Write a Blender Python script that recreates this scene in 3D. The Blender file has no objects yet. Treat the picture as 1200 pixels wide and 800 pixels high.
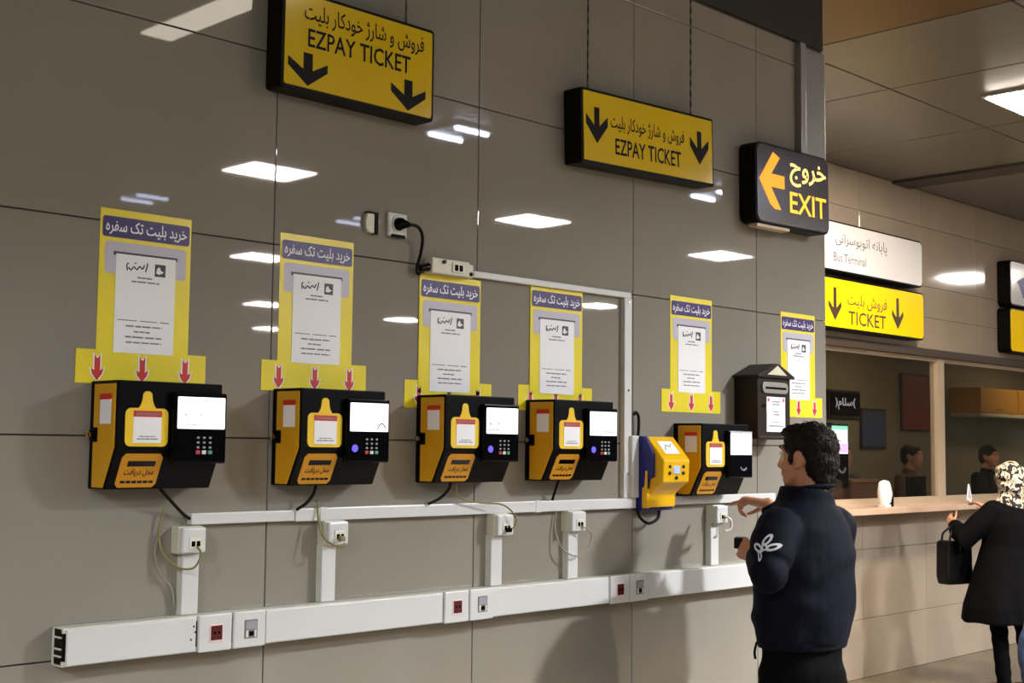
import bpy, bmesh, math, random
from mathutils import Vector, Matrix, noise
from mathutils.bvhtree import BVHTree
random.seed(7)
sc = bpy.context.scene
C = sc.collection
PI = math.pi

# ------------------------------------------------------------------ camera, world, exposure
cam_d = bpy.data.cameras.new('camera')
cam = bpy.data.objects.new('camera', cam_d)
C.objects.link(cam)
cam_d.sensor_width = 36.0
cam_d.lens = 1538.9 * 36.0 / 1200.0
cam_d.clip_start = 0.05
cam_d.clip_end = 200
yaw, pitch, roll = 0.788778, 0.0795696, 0.011177
cy, sy, cp, sp = math.cos(yaw), math.sin(yaw), math.cos(pitch), math.sin(pitch)
fw = Vector((sy * cp, cy * cp, sp))
rt = Vector((cy, -sy, 0.0))
up = rt.cross(fw)
r2 = rt * math.cos(roll) + up * math.sin(roll)
u2 = up * math.cos(roll) - rt * math.sin(roll)
m = Matrix((r2, u2, -fw)).transposed().to_4x4()
m.translation = Vector((0.0, -2.86, 1.68))
cam.matrix_world = m
sc.camera = cam

w = bpy.data.worlds.new('world')
sc.world = w
w.use_nodes = True
w.node_tree.nodes['Background'].inputs[0].default_value = (0.05, 0.048, 0.045, 1)
w.node_tree.nodes['Background'].inputs[1].default_value = 0.3

vs = sc.view_settings
vs.view_transform = 'Standard'
vs.look = 'None'
vs.gamma = 1.0
vs.use_curve_mapping = False
vs.exposure = 0.82
LAMP = 72.0          # radiance of the ceiling light panels
KEY = 320.0           # watts of each twin tube light
SPREAD = 150

# ------------------------------------------------------------------ materials
def lin(c):
    out = []
    for v in c:
        v = v / 255.0
        out.append(v / 12.92 if v <= 0.04045 else ((v + 0.055) / 1.055) ** 2.4)
    return tuple(out) + (1.0,)

MATS = {}
def pm(name, col, rough=0.5, metal=0.0, spec=0.5, var=0.0, vscale=6.0, bump=0.0, bscale=60.0, emit=None, estr=0.0, coat=0.0, raw=False):
    if name in MATS:
        return MATS[name]
    mt = bpy.data.materials.new(name)
    mt.use_nodes = True
    nt = mt.node_tree
    b = nt.nodes['Principled BSDF']
    c = tuple(col) + (1.0,) if raw else lin(col)
    b.inputs['Base Color'].default_value = c
    b.inputs['Roughness'].default_value = rough
    b.inputs['Metallic'].default_value = metal
    b.inputs['Specular IOR Level'].default_value = spec
    if coat:
        b.inputs['Coat Weight'].default_value = coat
        b.inputs['Coat Roughness'].default_value = 0.03
    if emit is not None:
        b.inputs['Emission Color'].default_value = lin(emit)
        b.inputs['Emission Strength'].default_value = estr
    if var or bump:
        tc = nt.nodes.new('ShaderNodeTexCoord')
    if var:
        nz = nt.nodes.new('ShaderNodeTexNoise')
        nz.inputs['Scale'].default_value = vscale
        nz.inputs['Detail'].default_value = 6.0
        nt.links.new(tc.outputs['Object'], nz.inputs['Vector'])
        rp = nt.nodes.new('ShaderNodeValToRGB')
        rp.color_ramp.elements[0].position = 0.3
        rp.color_ramp.elements[1].position = 0.72
        rp.color_ramp.elements[0].color = tuple(v * (1 - var) for v in c[:3]) + (1,)
        rp.color_ramp.elements[1].color = tuple(min(1, v * (1 + var)) for v in c[:3]) + (1,)
        nt.links.new(nz.outputs['Fac'], rp.inputs['Fac'])
        nt.links.new(rp.outputs['Color'], b.inputs['Base Color'])
    if bump:
        n2 = nt.nodes.new('ShaderNodeTexNoise')
        n2.inputs['Scale'].default_value = bscale
        n2.inputs['Detail'].default_value = 4.0
        nt.links.new(tc.outputs['Object'], n2.inputs['Vector'])
        bp = nt.nodes.new('ShaderNodeBump')
        bp.inputs['Strength'].default_value = bump
        bp.inputs['Distance'].default_value = 0.01
        nt.links.new(n2.outputs['Fac'], bp.inputs['Height'])
        nt.links.new(bp.outputs['Normal'], b.inputs['Normal'])
    MATS[name] = mt
    return mt

TILE = pm('polished_tile', (0.268, 0.247, 0.210), 0.02, spec=0.5, var=0.05, vscale=2.5, raw=True)
TILEB = pm('beige_tile', (0.375, 0.305, 0.24), 0.07, spec=0.5, var=0.05, vscale=2.5, raw=True)
GROUT = pm('dark_joint', (78, 68, 55), 0.8)
GROUTB = pm('beige_joint', (95, 78, 60), 0.8)
FASCIA = pm('dark_fascia', (48, 46, 43), 0.4, metal=0.2)
CEIL = pm('satin_ceiling_metal', (112, 109, 106), 0.38, metal=0.35, var=0.03, vscale=3)
CEILO = pm('amber_ceiling_metal', (100, 72, 28), 0.38, metal=0.35)
CEILD = pm('plain_ceiling', (62, 58, 54), 0.6)
FLOOR = pm('stone_floor', (104, 92, 74), 0.22, var=0.12, vscale=3.0)
HALL = pm('hall_wall', (96, 90, 82), 0.4)
WHITE = pm('white_plastic', (208, 209, 210), 0.3, var=0.02, vscale=9)
WHITE2 = pm('aged_white_plastic', (216, 214, 200), 0.35, var=0.05, vscale=20)
CREAM = pm('cream_plastic', (212, 208, 188), 0.4)
BLACK = pm('black_casing', (9, 8, 11), 0.4, spec=0.07)
BLACK2 = pm('black_gloss', (8, 8, 11), 0.15, spec=0.10)
BLACKF = pm('black_frame', (9, 8, 8), 0.4, spec=0.1)
YEL = pm('machine_yellow', (214, 158, 12), 0.38, var=0.04)
YELB = pm('badge_yellow', (240, 200, 26), 0.4)
ORG = pm('amber_badge', (206, 142, 16), 0.45)
VYEL = pm('validator_yellow', (243, 188, 10), 0.28)
VBLUE = pm('validator_blue', (30, 34, 120), 0.4)
PYEL = pm('poster_yellow', (238, 219, 52), 0.25, var=0.04, vscale=8)
PURP = pm('poster_purple', (48, 25, 104), 0.3)
PGREY = pm('poster_grey', (192, 188, 204), 0.3)
PDARK = pm('poster_dark', (58, 54, 62), 0.4)
PAPER = pm('paper_white', (242, 242, 247), 0.5)
INK = pm('ink_grey', (120, 118, 126), 0.6)
INKD = pm('ink_black', (28, 26, 30), 0.6)
RED = pm('print_red', (205, 40, 22), 0.4)
REDD = pm('socket_red', (78, 8, 13), 0.3)
LETW = pm('letter_white', (245, 244, 250), 0.4)
SYEL = pm('sign_yellow', (216, 182, 20), 0.12, coat=0.3)
BYEL = pm('lit_sign_yellow', (240, 196, 16), 0.14, coat=0.3, emit=(255, 205, 16), estr=0.16)
STEEL = pm('brushed_steel', (150, 146, 140), 0.42, metal=0.7)
CHROME = pm('chrome', (210, 210, 212), 0.1, metal=1.0)
CABLE = pm('black_cable', (14, 13, 13), 0.5, spec=0.15)
CABLEY = pm('yellow_green_cable', (126, 121, 68), 0.5)
CABLEG = pm('grey_cable', (150, 145, 130), 0.5)
BROWN = pm('mailbox_brown', (40, 29, 25), 0.4, spec=0.18, var=0.06)
ALU = pm('window_aluminium', (196, 176, 150), 0.35, metal=0.3)
ALUD = pm('dark_header', (72, 58, 46), 0.4, metal=0.3)
SILL = pm('sill_stone', (196, 166, 142), 0.25, var=0.05)
SCREEN = pm('lit_screen', (235, 238, 248), 0.2, emit=(240, 243, 255), estr=0.75)
SPINK = pm('lit_pink', (200, 150, 190), 0.2, emit=(238, 190, 232), estr=0.9)
SGREEN = pm('lit_green', (150, 220, 190), 0.2, emit=(120, 205, 190), estr=0.8)
SINK = pm('screen_grey', (130, 132, 140), 0.2, emit=(178, 180, 190), estr=0.6)
SLCD = pm('lcd_grey', (150, 165, 200), 0.2, emit=(168, 182, 215), estr=0.35)
BLUEL = pm('contactless_blue', (80, 70, 190), 0.2, emit=(96, 84, 215), estr=0.7)
KEYG = pm('key_grey', (150, 150, 158), 0.4)
KEYR = pm('key_red', (190, 40, 70), 0.4)
KEYGR = pm('key_green', (60, 150, 120), 0.4)
KEYY = pm('key_ivory', (225, 220, 210), 0.4)
EXITF = pm('exit_face', (70, 60, 62), 0.18)
EXITO = pm('exit_amber', (240, 150, 20), 0.4, emit=(255, 160, 22), estr=0.6)
EXITL = pm('exit_yellow', (245, 190, 40), 0.4, emit=(255, 196, 46), estr=0.6)
EXITY = pm('exit_pale', (250, 220, 120), 0.4, emit=(255, 222, 130), estr=0.66)
LAMPM = pm('light_panel', (255, 250, 240), 0.5, emit=(255, 250, 242), estr=LAMP)
COOLM = pm('cool_tube', (235, 240, 255), 0.5, emit=(215, 225, 255), estr=45.0)
COOLD = pm('weak_tube', (235, 240, 255), 0.5, emit=(205, 215, 255), estr=7.0)
DIMM = pm('dim_strip', (255, 250, 240), 0.5, emit=(255, 246, 226), estr=5.0)
OFFL = pm('office_lamp', (255, 240, 215), 0.5, emit=(255, 226, 186), estr=14)
SKIN = pm('skin', (196, 138, 108), 0.5, var=0.08, vscale=25)
HAIR = pm('dark_hair', (30, 21, 16), 0.55, spec=0.25, var=0.45, vscale=70, bump=0.5, bscale=190)
NAVY = pm('navy_jacket', (10, 13, 27), 0.75, spec=0.1, var=0.12, vscale=18, bump=0.25, bscale=28)
BLKC = pm('black_cloth', (8, 8, 9), 0.85, spec=0.06, var=0.2, vscale=20, bump=0.2, bscale=30)
JEAN = pm('blue_denim', (58, 78, 122), 0.8, var=0.25, vscale=40)
LEATH = pm('black_leather', (10, 9, 10), 0.35, spec=0.22, bump=0.2, bscale=120)
SHOE = pm('shoe_black', (20, 18, 18), 0.4)
GREYC = pm('grey_cloth', (60, 58, 66), 0.8)
BRNC = pm('brown_cloth', (88, 56, 38), 0.8)
OWALL = pm('office_wall', (150, 142, 118), 0.6)
ORED = pm('office_red', (150, 52, 40), 0.5)
OYEL = pm('office_yellow', (212, 158, 58), 0.5)
OBLUE = pm('office_blue', (78, 92, 130), 0.5)
ODESK = pm('office_desk', (112, 78, 50), 0.5)
PLAST = pm('clear_bag', (236, 228, 222), 0.3, var=0.1, vscale=30)

def scarf_mat():
    mt = bpy.data.materials.new('patterned_scarf'); mt.use_nodes = True
    nt = mt.node_tree; b = nt.nodes['Principled BSDF']
    tc = nt.nodes.new('ShaderNodeTexCoord')
    nz = nt.nodes.new('ShaderNodeTexNoise'); nz.inputs['Scale'].default_value = 34; nz.inputs['Detail'].default_value = 1.5
    rp = nt.nodes.new('ShaderNodeValToRGB'); rp.color_ramp.interpolation = 'CONSTANT'
    e = rp.color_ramp.elements
    e[0].position = 0; e[0].color = lin((26, 21, 19)); e[1].position = 0.47; e[1].color = lin((204, 190, 168))
    k = e.new(0.62); k.color = lin((120, 92, 66))
    nt.links.new(tc.outputs['Object'], nz.inputs['Vector']); nt.links.new(nz.outputs['Fac'], rp.inputs['Fac'])
    nt.links.new(rp.outputs['Color'], b.inputs['Base Color']); b.inputs['Roughness'].default_value = 0.8
    return mt
SCARF = scarf_mat()

def glass_mat():
    mt = bpy.data.materials.new('window_glass'); mt.use_nodes = True
    nt = mt.node_tree; nt.nodes.clear()
    out = nt.nodes.new('ShaderNodeOutputMaterial'); mx = nt.nodes.new('ShaderNodeMixShader')
    tr = nt.nodes.new('ShaderNodeBsdfTransparent'); gl = nt.nodes.new('ShaderNodeBsdfGlossy'); lw = nt.nodes.new('ShaderNodeLayerWeight')
    lw.inputs['Blend'].default_value = 0.5
    pw = nt.nodes.new('ShaderNodeMath'); pw.operation = 'POWER'; pw.inputs[1].default_value = 5.0
    sc_ = nt.nodes.new('ShaderNodeMath'); sc_.operation = 'MULTIPLY_ADD'; sc_.inputs[1].default_value = 0.9; sc_.inputs[2].default_value = 0.045
    tr.inputs[0].default_value = (0.86, 0.86, 0.84, 1); gl.inputs['Roughness'].default_value = 0.02
    nt.links.new(lw.outputs['Facing'], pw.inputs[0]); nt.links.new(pw.outputs[0], sc_.inputs[0])
    nt.links.new(sc_.outputs[0], mx.inputs[0]); nt.links.new(tr.outputs[0], mx.inputs[1]); nt.links.new(gl.outputs[0], mx.inputs[2])
    nt.links.new(mx.outputs[0], out.inputs[0])
    return mt
GLASS = glass_mat()

# ------------------------------------------------------------------ mesh helpers
class B:
    """collects shapes for ONE mesh"""
    def __init__(s):
        s.bm = bmesh.new()
    def merge(s, b2):
        me = bpy.data.meshes.new('tmp'); b2.to_mesh(me); b2.free(); s.bm.from_mesh(me); bpy.data.meshes.remove(me)
    def box(s, x0, x1, y0, y1, z0, z1, bev=0.0, seg=2):
        b2 = bmesh.new()
        bmesh.ops.create_cube(b2, size=1)
        for v in b2.verts:
            v.co = Vector((x0 + (v.co.x + .5) * (x1 - x0), y0 + (v.co.y + .5) * (y1 - y0), z0 + (v.co.z + .5) * (z1 - z0)))
        if bev:
            bmesh.ops.bevel(b2, geom=b2.edges[:], offset=bev, segments=seg, profile=0.6, affect='EDGES')
        s.merge(b2); return s
    def prism(s, pts, a0, a1, plane='xz', bev=0.0):
        b2 = bmesh.new()
        def P(p, a):
            if plane == 'xz': return (p[0], a, p[1])
            if plane == 'yz': return (a, p[0], p[1])
            return (p[0], p[1], a)
        A = [b2.verts.new(P(p, a0)) for p in pts]; D = [b2.verts.new(P(p, a1)) for p in pts]
        n = len(pts)
        b2.faces.new(A); b2.faces.new(D[::-1])
        for i in range(n):
            b2.faces.new((A[i], D[i], D[(i + 1) % n], A[(i + 1) % n]))
        bmesh.ops.recalc_face_normals(b2, faces=b2.faces[:])
        if bev:
            bmesh.ops.bevel(b2, geom=b2.edges[:], offset=bev, segments=2, profile=0.6, affect='EDGES')
        s.merge(b2); return s
    def cyl(s, a, b, r, seg=14, r2=None):
        a = Vector(a); b = Vector(b)
        return s.tube([a, b], [r, r if r2 is None else r2], seg)
    def tube(s, pts, rad, seg=10, ref=None, cap=True):
        """tapered tube; a radius may be (rx, ry), rx along ref"""
        pts = [Vector(p) for p in pts]
        if not isinstance(rad, (list, tuple)): rad = [rad] * len(pts)
        b2 = bmesh.new(); rings = []; px = None
        for i, p in enumerate(pts):
            t = (pts[min(i + 1, len(pts) - 1)] - pts[max(i - 1, 0)]).normalized()
            if px is None:
                rf = Vector(ref) if ref else (Vector((0, 0, 1)) if abs(t.z) < .9 else Vector((1, 0, 0)))
            else:
                rf = Vector(ref) if ref else px
            ax = (rf - t * rf.dot(t)).normalized(); ay = t.cross(ax); px = ax
            r = rad[i]; rx, ry = r if isinstance(r, (list, tuple)) else (r, r)
            rings.append([b2.verts.new(p + ax * rx * math.cos(2 * PI * k / seg) + ay * ry * math.sin(2 * PI * k / seg)) for k in range(seg)])
        for q, r_ in zip(rings, rings[1:]):
            for k in range(seg):
                b2.faces.new((q[k], q[(k + 1) % seg], r_[(k + 1) % seg], r_[k]))
        if cap:
            b2.faces.new(rings[0][::-1]); b2.faces.new(rings[-1])
        bmesh.ops.recalc_face_normals(b2, faces=b2.faces[:])
        s.merge(b2); return s
    def limb(s, pts, rad, seg=16, ref=None):
        """a tube with rounded ends"""
        pts = [Vector(p) for p in pts]; rad = [r if isinstance(r, (list, tuple)) else (r, r) for r in rad]
        t0 = (pts[0] - pts[1]).normalized(); t1 = (pts[-1] - pts[-2]).normalized()
        P0, R0, P1, R1 = [], [], [], []
        for k in (0.98, 0.75, 0.4):
            q = math.sqrt(1 - k * k); m0 = min(rad[0]); m1 = min(rad[-1])
            P0.append(pts[0] + t0 * m0 * k); R0.append((rad[0][0] * q, rad[0][1] * q))
            P1.insert(0, pts[-1] + t1 * m1 * k); R1.insert(0, (rad[-1][0] * q, rad[-1][1] * q))
        return s.tube(P0 + pts + P1, R0 + rad + R1, seg, ref)
    def blob(s, c, r, rot=None, sub=3):
        b2 = bmesh.new(); bmesh.ops.create_icosphere(b2, subdivisions=sub, radius=1)
        mt = Matrix.Diagonal(Vector(r)).to_4x4()
        if rot: mt = Matrix.Rotation(rot[0], 4, rot[1]) @ mt
        mt = Matrix.Translation(Vector(c)) @ mt
        b2.transform(mt); s.merge(b2); return s
    def mesh(s, name, smooth=False):
        me = bpy.data.meshes.new(name); s.bm.to_mesh(me); s.bm.free()
        if smooth:
            for p in me.polygons: p.use_smooth = True
        return me

def obj(name, src, mat, parent=None, smooth=False, loc=None):
    me = src.mesh(name, smooth) if isinstance(src, B) else src
    if mat is not None and not me.materials: me.materials.append(mat)
    o = bpy.data.objects.new(name, me); C.objects.link(o)
    if parent: o.parent = parent
    if loc: o.location = loc
    return o
def tag(o, label, cat, group=None):
    o['label'] = label; o['category'] = cat
    if group: o['group'] = group
    return o
def thing(name, label, cat, loc=(0, 0, 0), rz=0.0, group=None):
    o = bpy.data.objects.new(name, None); C.objects.link(o); o.empty_display_size = 0.05
    o.location = loc; o.rotation_euler = (0, 0, rz)
    return tag(o, label, cat, group)
def struct(name, src, mat, parent=None, loc=None):
    o = obj(name, src, mat, parent, loc=loc)
    if not parent: o['kind'] = 'structure'
    return o
def dup(root, loc, label, group=None, skip=()):
    r = root.copy(); C.objects.link(r); r.location = loc; r['label'] = label
    if group: r['group'] = group
    for ch in list(root.children):
        if ch.name.split('.')[0] in skip: continue
        c = ch.copy(); C.objects.link(c); c.parent = r
        for g in list(ch.children):
            if g.name.split('.')[0] in skip: continue
            d = g.copy(); C.objects.link(d); d.parent = c
    return r
def rr(x0, x1, z0, z1, r, n=4):
    pts = []
    for cx, cz, a in ((x1 - r, z0 + r, -90), (x1 - r, z1 - r, 0), (x0 + r, z1 - r, 90), (x0 + r, z0 + r, 180)):
        for k in range(n + 1):
            t = math.radians(a + 90 * k / n); pts.append((cx + r * math.cos(t), cz + r * math.sin(t)))
    return pts
def spline(pts, n=8):
    pts = [Vector(p) for p in pts]; out = []
    for i in range(len(pts) - 1):
        p0 = pts[max(i - 1, 0)]; p1 = pts[i]; p2 = pts[i + 1]; p3 = pts[min(i + 2, len(pts) - 1)]
        for k in range(n):
            t = k / n
            out.append(0.5 * ((2 * p1) + (p2 - p0) * t + (2 * p0 - 5 * p1 + 4 * p2 - p3) * t * t + (3 * p1 - p0 - 3 * p2 + p3) * t ** 3))
    out.append(pts[-1]); return out

# Persian lettering: contextual letter forms (isolated, final, initial, medial), set right to left
AR = {'ا': (0xFE8D, 0xFE8E), 'ب': (0xFE8F, 0xFE90, 0xFE91, 0xFE92), 'پ': (0xFB56, 0xFB57, 0xFB58, 0xFB59), 'ت': (0xFE95, 0xFE96, 0xFE97, 0xFE98),
      'ج': (0xFE9D, 0xFE9E, 0xFE9F, 0xFEA0), 'ح': (0xFEA1, 0xFEA2, 0xFEA3, 0xFEA4), 'خ': (0xFEA5, 0xFEA6, 0xFEA7, 0xFEA8), 'د': (0xFEA9, 0xFEAA),
      'ر': (0xFEAD, 0xFEAE), 'ژ': (0xFB8A, 0xFB8B), 'س': (0xFEB1, 0xFEB2, 0xFEB3, 0xFEB4), 'ش': (0xFEB5, 0xFEB6, 0xFEB7, 0xFEB8),
      'ف': (0xFED1, 0xFED2, 0xFED3, 0xFED4), 'ک': (0xFB8E, 0xFB8F, 0xFB90, 0xFB91), 'ل': (0xFEDD, 0xFEDE, 0xFEDF, 0xFEE0),
      'م': (0xFEE1, 0xFEE2, 0xFEE3, 0xFEE4), 'ن': (0xFEE5, 0xFEE6, 0xFEE7, 0xFEE8), 'و': (0xFEED, 0xFEEE), 'ه': (0xFEE9, 0xFEEA, 0xFEEB, 0xFEEC),
      'ی': (0xFBFC, 0xFBFD, 0xFBFE, 0xFBFF)}
def fa(s):
    out = []
    for i, ch in enumerate(s):
        if ch not in AR: out.append(ch); continue
        prev = i > 0 and s[i - 1] in AR and len(AR[s[i - 1]]) == 4
        nxt = i + 1 < len(s) and s[i + 1] in AR and len(AR[ch]) == 4
        f = AR[ch]
        out.append(chr(f[3] if prev and nxt else f[1] if prev else f[2] if nxt else f[0]))
    return ''.join(out[::-1])
def text_mesh(body, x0, x1, z0, z1, y, bold=0.0, thick=0.0004):
    """flat lettering in the XZ plane, facing -Y, fitted to the given rectangle"""
    cu = bpy.data.curves.new('t', 'FONT'); cu.body = body; cu.resolution_u = 2; cu.offset = bold
    o = bpy.data.objects.new('t', cu); C.objects.link(o); bpy.context.view_layer.update()
    me = bpy.data.meshes.new_from_object(o.evaluated_get(bpy.context.evaluated_depsgraph_get()))
    bpy.data.objects.remove(o); bpy.data.curves.remove(cu)
    xs = [v.co.x for v in me.vertices]; ys = [v.co.y for v in me.vertices]
    ax, bx, ay, by = min(xs), max(xs), min(ys), max(ys)
    for v in me.vertices:
        v.co = Vector((x0 + (v.co.x - ax) / (bx - ax) * (x1 - x0), y, z0 + (v.co.y - ay) / (by - ay) * (z1 - z0)))
    me.materials.clear()
    return me
def lettering(name, body, x0, x1, z0, z1, y, mat, parent, bold=0.0):
    return obj(name, text_mesh(body, x0, x1, z0, z1, y, bold), mat, parent)

# ------------------------------------------------------------------ the setting
DW, DH = 0.740, 0.5095
TOPA = 3.32           # top of the tiled wall beside the machines
EDGE = 4.70           # its free corner
ZC = 3.80             # hall ceiling
YB = 2.24             # ticket-office wall
def tiles(parent, xs, zs, y0, y1, mat, gap=0.0016):
    """one object per tile; alike tiles share their mesh"""
    cache = {}
    for i in range(len(xs) - 1):
        for j in range(len(zs) - 1):
            wdt, hgt = round(xs[i + 1] - xs[i], 4), round(zs[j + 1] - zs[j], 4)
            if wdt < .02 or hgt < .02: continue
            if (wdt, hgt) not in cache:
                cache[(wdt, hgt)] = B().box(gap, wdt - gap, y0, y1, gap, hgt - gap, 0.0012, 1).mesh('tile')
            obj('tile', cache[(wdt, hgt)], mat, parent, loc=(xs[i], 0, zs[j]))

wl = struct('wall_left', B().box(-6.0, EDGE, 0.012, YB + 0.1, 0, ZC), GROUT)
xsA = [-6.0 + 0] + [round(1.986 + DW * k, 4) for k in range(-10, 4) if 1.986 + DW * k > -5.9] + [EDGE]
xsA = [1.226 if abs(x - 1.246) < .01 else x for x in xsA if x <= EDGE]
zsA = [0.0] + [round(1.184 + DH * k, 4) for k in range(-2, 5)] + [TOPA]
tiles(wl, [x for x in xsA if x > -0.5], zsA, 0.0, 0.014, TILE)
struct('trim_1', B().box(-6.0, EDGE, 0.004, 0.012, TOPA + 0.012, ZC), FASCIA)
struct('trim_2', B().box(-6.0, -0.3, 0.0, 0.011, 0, TOPA), TILE)

# ticket office wall with its window opening
X_B0, X_B1 = EDGE, 16.0
WZ0, WZ1 = 1.27, 2.44
wb = struct('wall_back', B().box(X_B0, X_B1, YB + .012, YB + .12, 0, WZ0 - .03).box(X_B0, X_B1, YB + .012, YB + .12, WZ1 + .04, ZC), GROUTB)
xsB = [round(9.85 + 0.98 * k, 4) for k in range(-5, 7)]
tiles(wb, xsB, [0.0, 0.43, 0.94, 1.235], YB, YB + .014, TILEB, 0.0016)
tiles(wb, xsB, [2.49, 2.762, 3.015, 3.5, ZC], YB, YB + .014, TILEB, 0.0016)
struct('trim_3', B().box(7.4, X_B1, YB - .03, YB + .13, WZ1, WZ1 + .065, .004), ALUD)
struct('trim_4', B().box(7.4, X_B1, 2.0, YB + .13, 1.215, 1.262, .006), SILL)
w1 = struct('window_1', B().box(7.6, X_B1, YB + .01, YB + .06, 1.262, 1.315).box(7.6, X_B1, YB + .01, YB + .06, WZ1 - .03, WZ1), ALU)
for mx in (7.62, 10.15, 12.68):
    struct('mullion', B().box(mx - .058, mx + .058, YB, YB + .07, 1.262, WZ1, .003), ALU, w1)
for a, b in ((7.67, 10.1), (10.2, 12.63), (12.73, 16.0)):
    struct('pane', B().box(a, b, YB + .032, YB + .038, 1.31, WZ1 - .02), GLASS, w1)

struct('floor', B().box(-8, 20, -22, YB + 2.6, -.1, 0), FLOOR)
struct('wall_right', B().box(20, 20.2, -22, YB + 2.6, 0, 4.2), HALL)
struct('wall_front', B().box(-8, 20, -22.2, -22, 0, 4.2), HALL)
struct('wall_end', B().box(-8.2, -8, -22, 2.3, 0, 4.2), HALL)

# ceiling: slab, then the metal panels over the ticket windows, one by one
ce = struct('ceiling', B().box(-8, 20, -22, YB + .1, ZC + .012, ZC + .2), CEILD)
cx = [4.70, 5.94, 6.94, 8.20, 9.37]
cx2 = [9.66, 10.9, 12.15, 13.4, 14.65, 15.9]
cyy = [-6.2, -5.0, -3.8, -2.62, -1.44, -0.26, 0.92, YB]
pc = {}
for xs in (cx, cx2):
    for i in range(len(xs) - 1):
        for j in range(len(cyy) - 1):
            a, b = round(xs[i + 1] - xs[i], 3), round(cyy[j + 1] - cyy[j], 3)
            mt = CEILO if (i == 0 and xs is cx and j < 6) else CEIL
            if (a, b, mt.name) not in pc:
                pc[(a, b, mt.name)] = B().box(.006, a - .006, .006, b - .006, 0, .03, .002, 1).mesh('panel')
            o = obj('panel', pc[(a, b, mt.name)], mt, ce, loc=(xs[i], cyy[j], ZC))
struct('trim_5', B().box(9.38, 9.65, -6.2, YB, ZC - .02, ZC + .012), CEILD)

# ceiling light panels of the hall
lp_frame = B().box(-.31, .31, -.24, .24, -.012, 0, .003).mesh('frame')
lp_diff = B().box(-.285, .285, -.215, .215, -.016, -.011).mesh('diffuser')
COUNTERM = pm('counter_light_panel', (255, 250, 240), 0.5, emit=(255, 240, 222), estr=LAMP * 2.4)
def light_panel(x, y, label, group, mat=None):
    t = thing('ceiling_light', label, 'ceiling light', (x, y, ZC), 0, group)
    obj('frame', lp_frame, WHITE, t); obj('diffuser', lp_diff.copy() if mat else lp_diff, mat or LAMPM, t)
light_panel(7.75, 0.36, 'bright square ceiling light panel above the ticket counter', 'ceiling light panels', COUNTERM)
HALLP = ((5.82, -5.6, 'nearest square ceiling light panel, mirrored largest in the tiles left of the wall socket'), (8.78, -5.6, 'square ceiling light panel mirrored below the further yellow ticket sign'),
         (11.75, -5.6, 'square ceiling light panel mirrored below the exit sign'), (14.75, -5.6, 'far square ceiling light panel of the nearest hall row'),
         (8.5, -9.6, 'square ceiling light panel mirrored beside the second poster'), (14.78, -10.0, 'square ceiling light panel mirrored right of the fourth poster'),
         (11.47, -13.8, 'square ceiling light panel mirrored low beside the second poster'), (14.4, -14.0, 'square ceiling light panel mirrored beside the third poster'),
         (14.0, -17.3, 'farthest square ceiling light panel mirrored beside the second poster'),
         (-0.14, -5.6, 'square ceiling light panel in the hall behind the camera'), (-3.1, -5.6, 'square ceiling light panel in the hall behind and left of the camera'),
         (-0.14, -9.65, 'square ceiling light panel deep in the hall behind the camera'), (-3.1, -9.65, 'square ceiling light panel deep in the hall behind and left of the camera'))
for x, y, wd in HALLP:
    light_panel(x, y, wd, 'ceiling light panels')
light_panel(15.2, 0.05, 'square ceiling light panel mirrored in the beige tiles above the ticket windows', 'ceiling light panels', COUNTERM)
def tube_light(x, y, label, power):
    t = thing('tube_light', label, 'ceiling light', (x, y, ZC), 0, 'twin tube lights')
    obj('housing', B().box(-.17, .17, -.18, .18, -.02, 0, .003), WHITE, t)
    for q in (-.13, .13):
        obj('tube', B().cyl((-.145, q, -.03), (.145, q, -.03), .014), COOLM if power else COOLD, t, True)
        if power:
            ld = bpy.data.lights.new('tube_beam', 'AREA'); ld.shape = 'RECTANGLE'; ld.size = .29; ld.size_y = .05
            ld.energy = power / 2; ld.color = (.96, .98, 1.0); ld.spread = math.radians(SPREAD)      # the reflector behind the tubes throws the light down
            lo = bpy.data.objects.new('tube_beam', ld); C.objects.link(lo); lo.parent = t; lo.location = (0, q, -.05)
for x, wd, pw_ in ((5.92, 'nearest', KEY), (8.84, 'second nearest', KEY * .8), (11.8, 'third nearest', KEY * .35)):
    tube_light(x, -3.55, wd + ' cool white twin tube ceiling light of the hall row facing the machines', pw_)
tube_light(-3.0, -3.55, 'cool white twin tube ceiling light in the hall left of the camera', KEY)
tube_light(7.65, -6.8, 'weak twin tube ceiling light mirrored below the wall socket', 0)
tube_light(5.71, -7.3, 'weak twin tube ceiling light mirrored above the first poster', 0)
t = thing('strip_light', 'long dim strip light hanging under the hall ceiling', 'ceiling light', (3.4, -2.3, ZC))
obj('housing', B().box(-.1, .1, -.85, .85, -.03, 0, .004), WHITE, t)
obj('diffuser', B().box(-.085, .085, -.83, .83, -.04, -.029), DIMM, t)
#--PART2--
# ------------------------------------------------------------------ ticket machines
MW, MH, MD, MB, MZ = 0.277, 0.25, 0.125, 0.078, 0.095     # width, height, depth, depth at the foot, height of the bend
def on_slope(u, off=0.0):                                    # a point on the slanted lower front, u = 0 at the bend, 1 at the foot
    y = -MD + (MD - MB) * u; z = MZ * (1 - u)
    n = Vector((0, -MZ, -(MD - MB))).normalized()
    return y + n.y * off, z + n.z * off
def slope_plate(pts, off, th):
    """polygon (x, u) laid on the slanted face"""
    b = B(); bm = b.bm
    lo = [bm.verts.new((x, *on_slope(u, off))) for x, u in pts]; hi = [bm.verts.new((x, *on_slope(u, off + th))) for x, u in pts]
    n = len(pts); bm.faces.new(hi); bm.faces.new(lo[::-1])
    for i in range(n): bm.faces.new((lo[i], lo[(i + 1) % n], hi[(i + 1) % n], hi[i]))
    bmesh.ops.recalc_face_normals(bm, faces=bm.faces[:])
    return b
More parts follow.
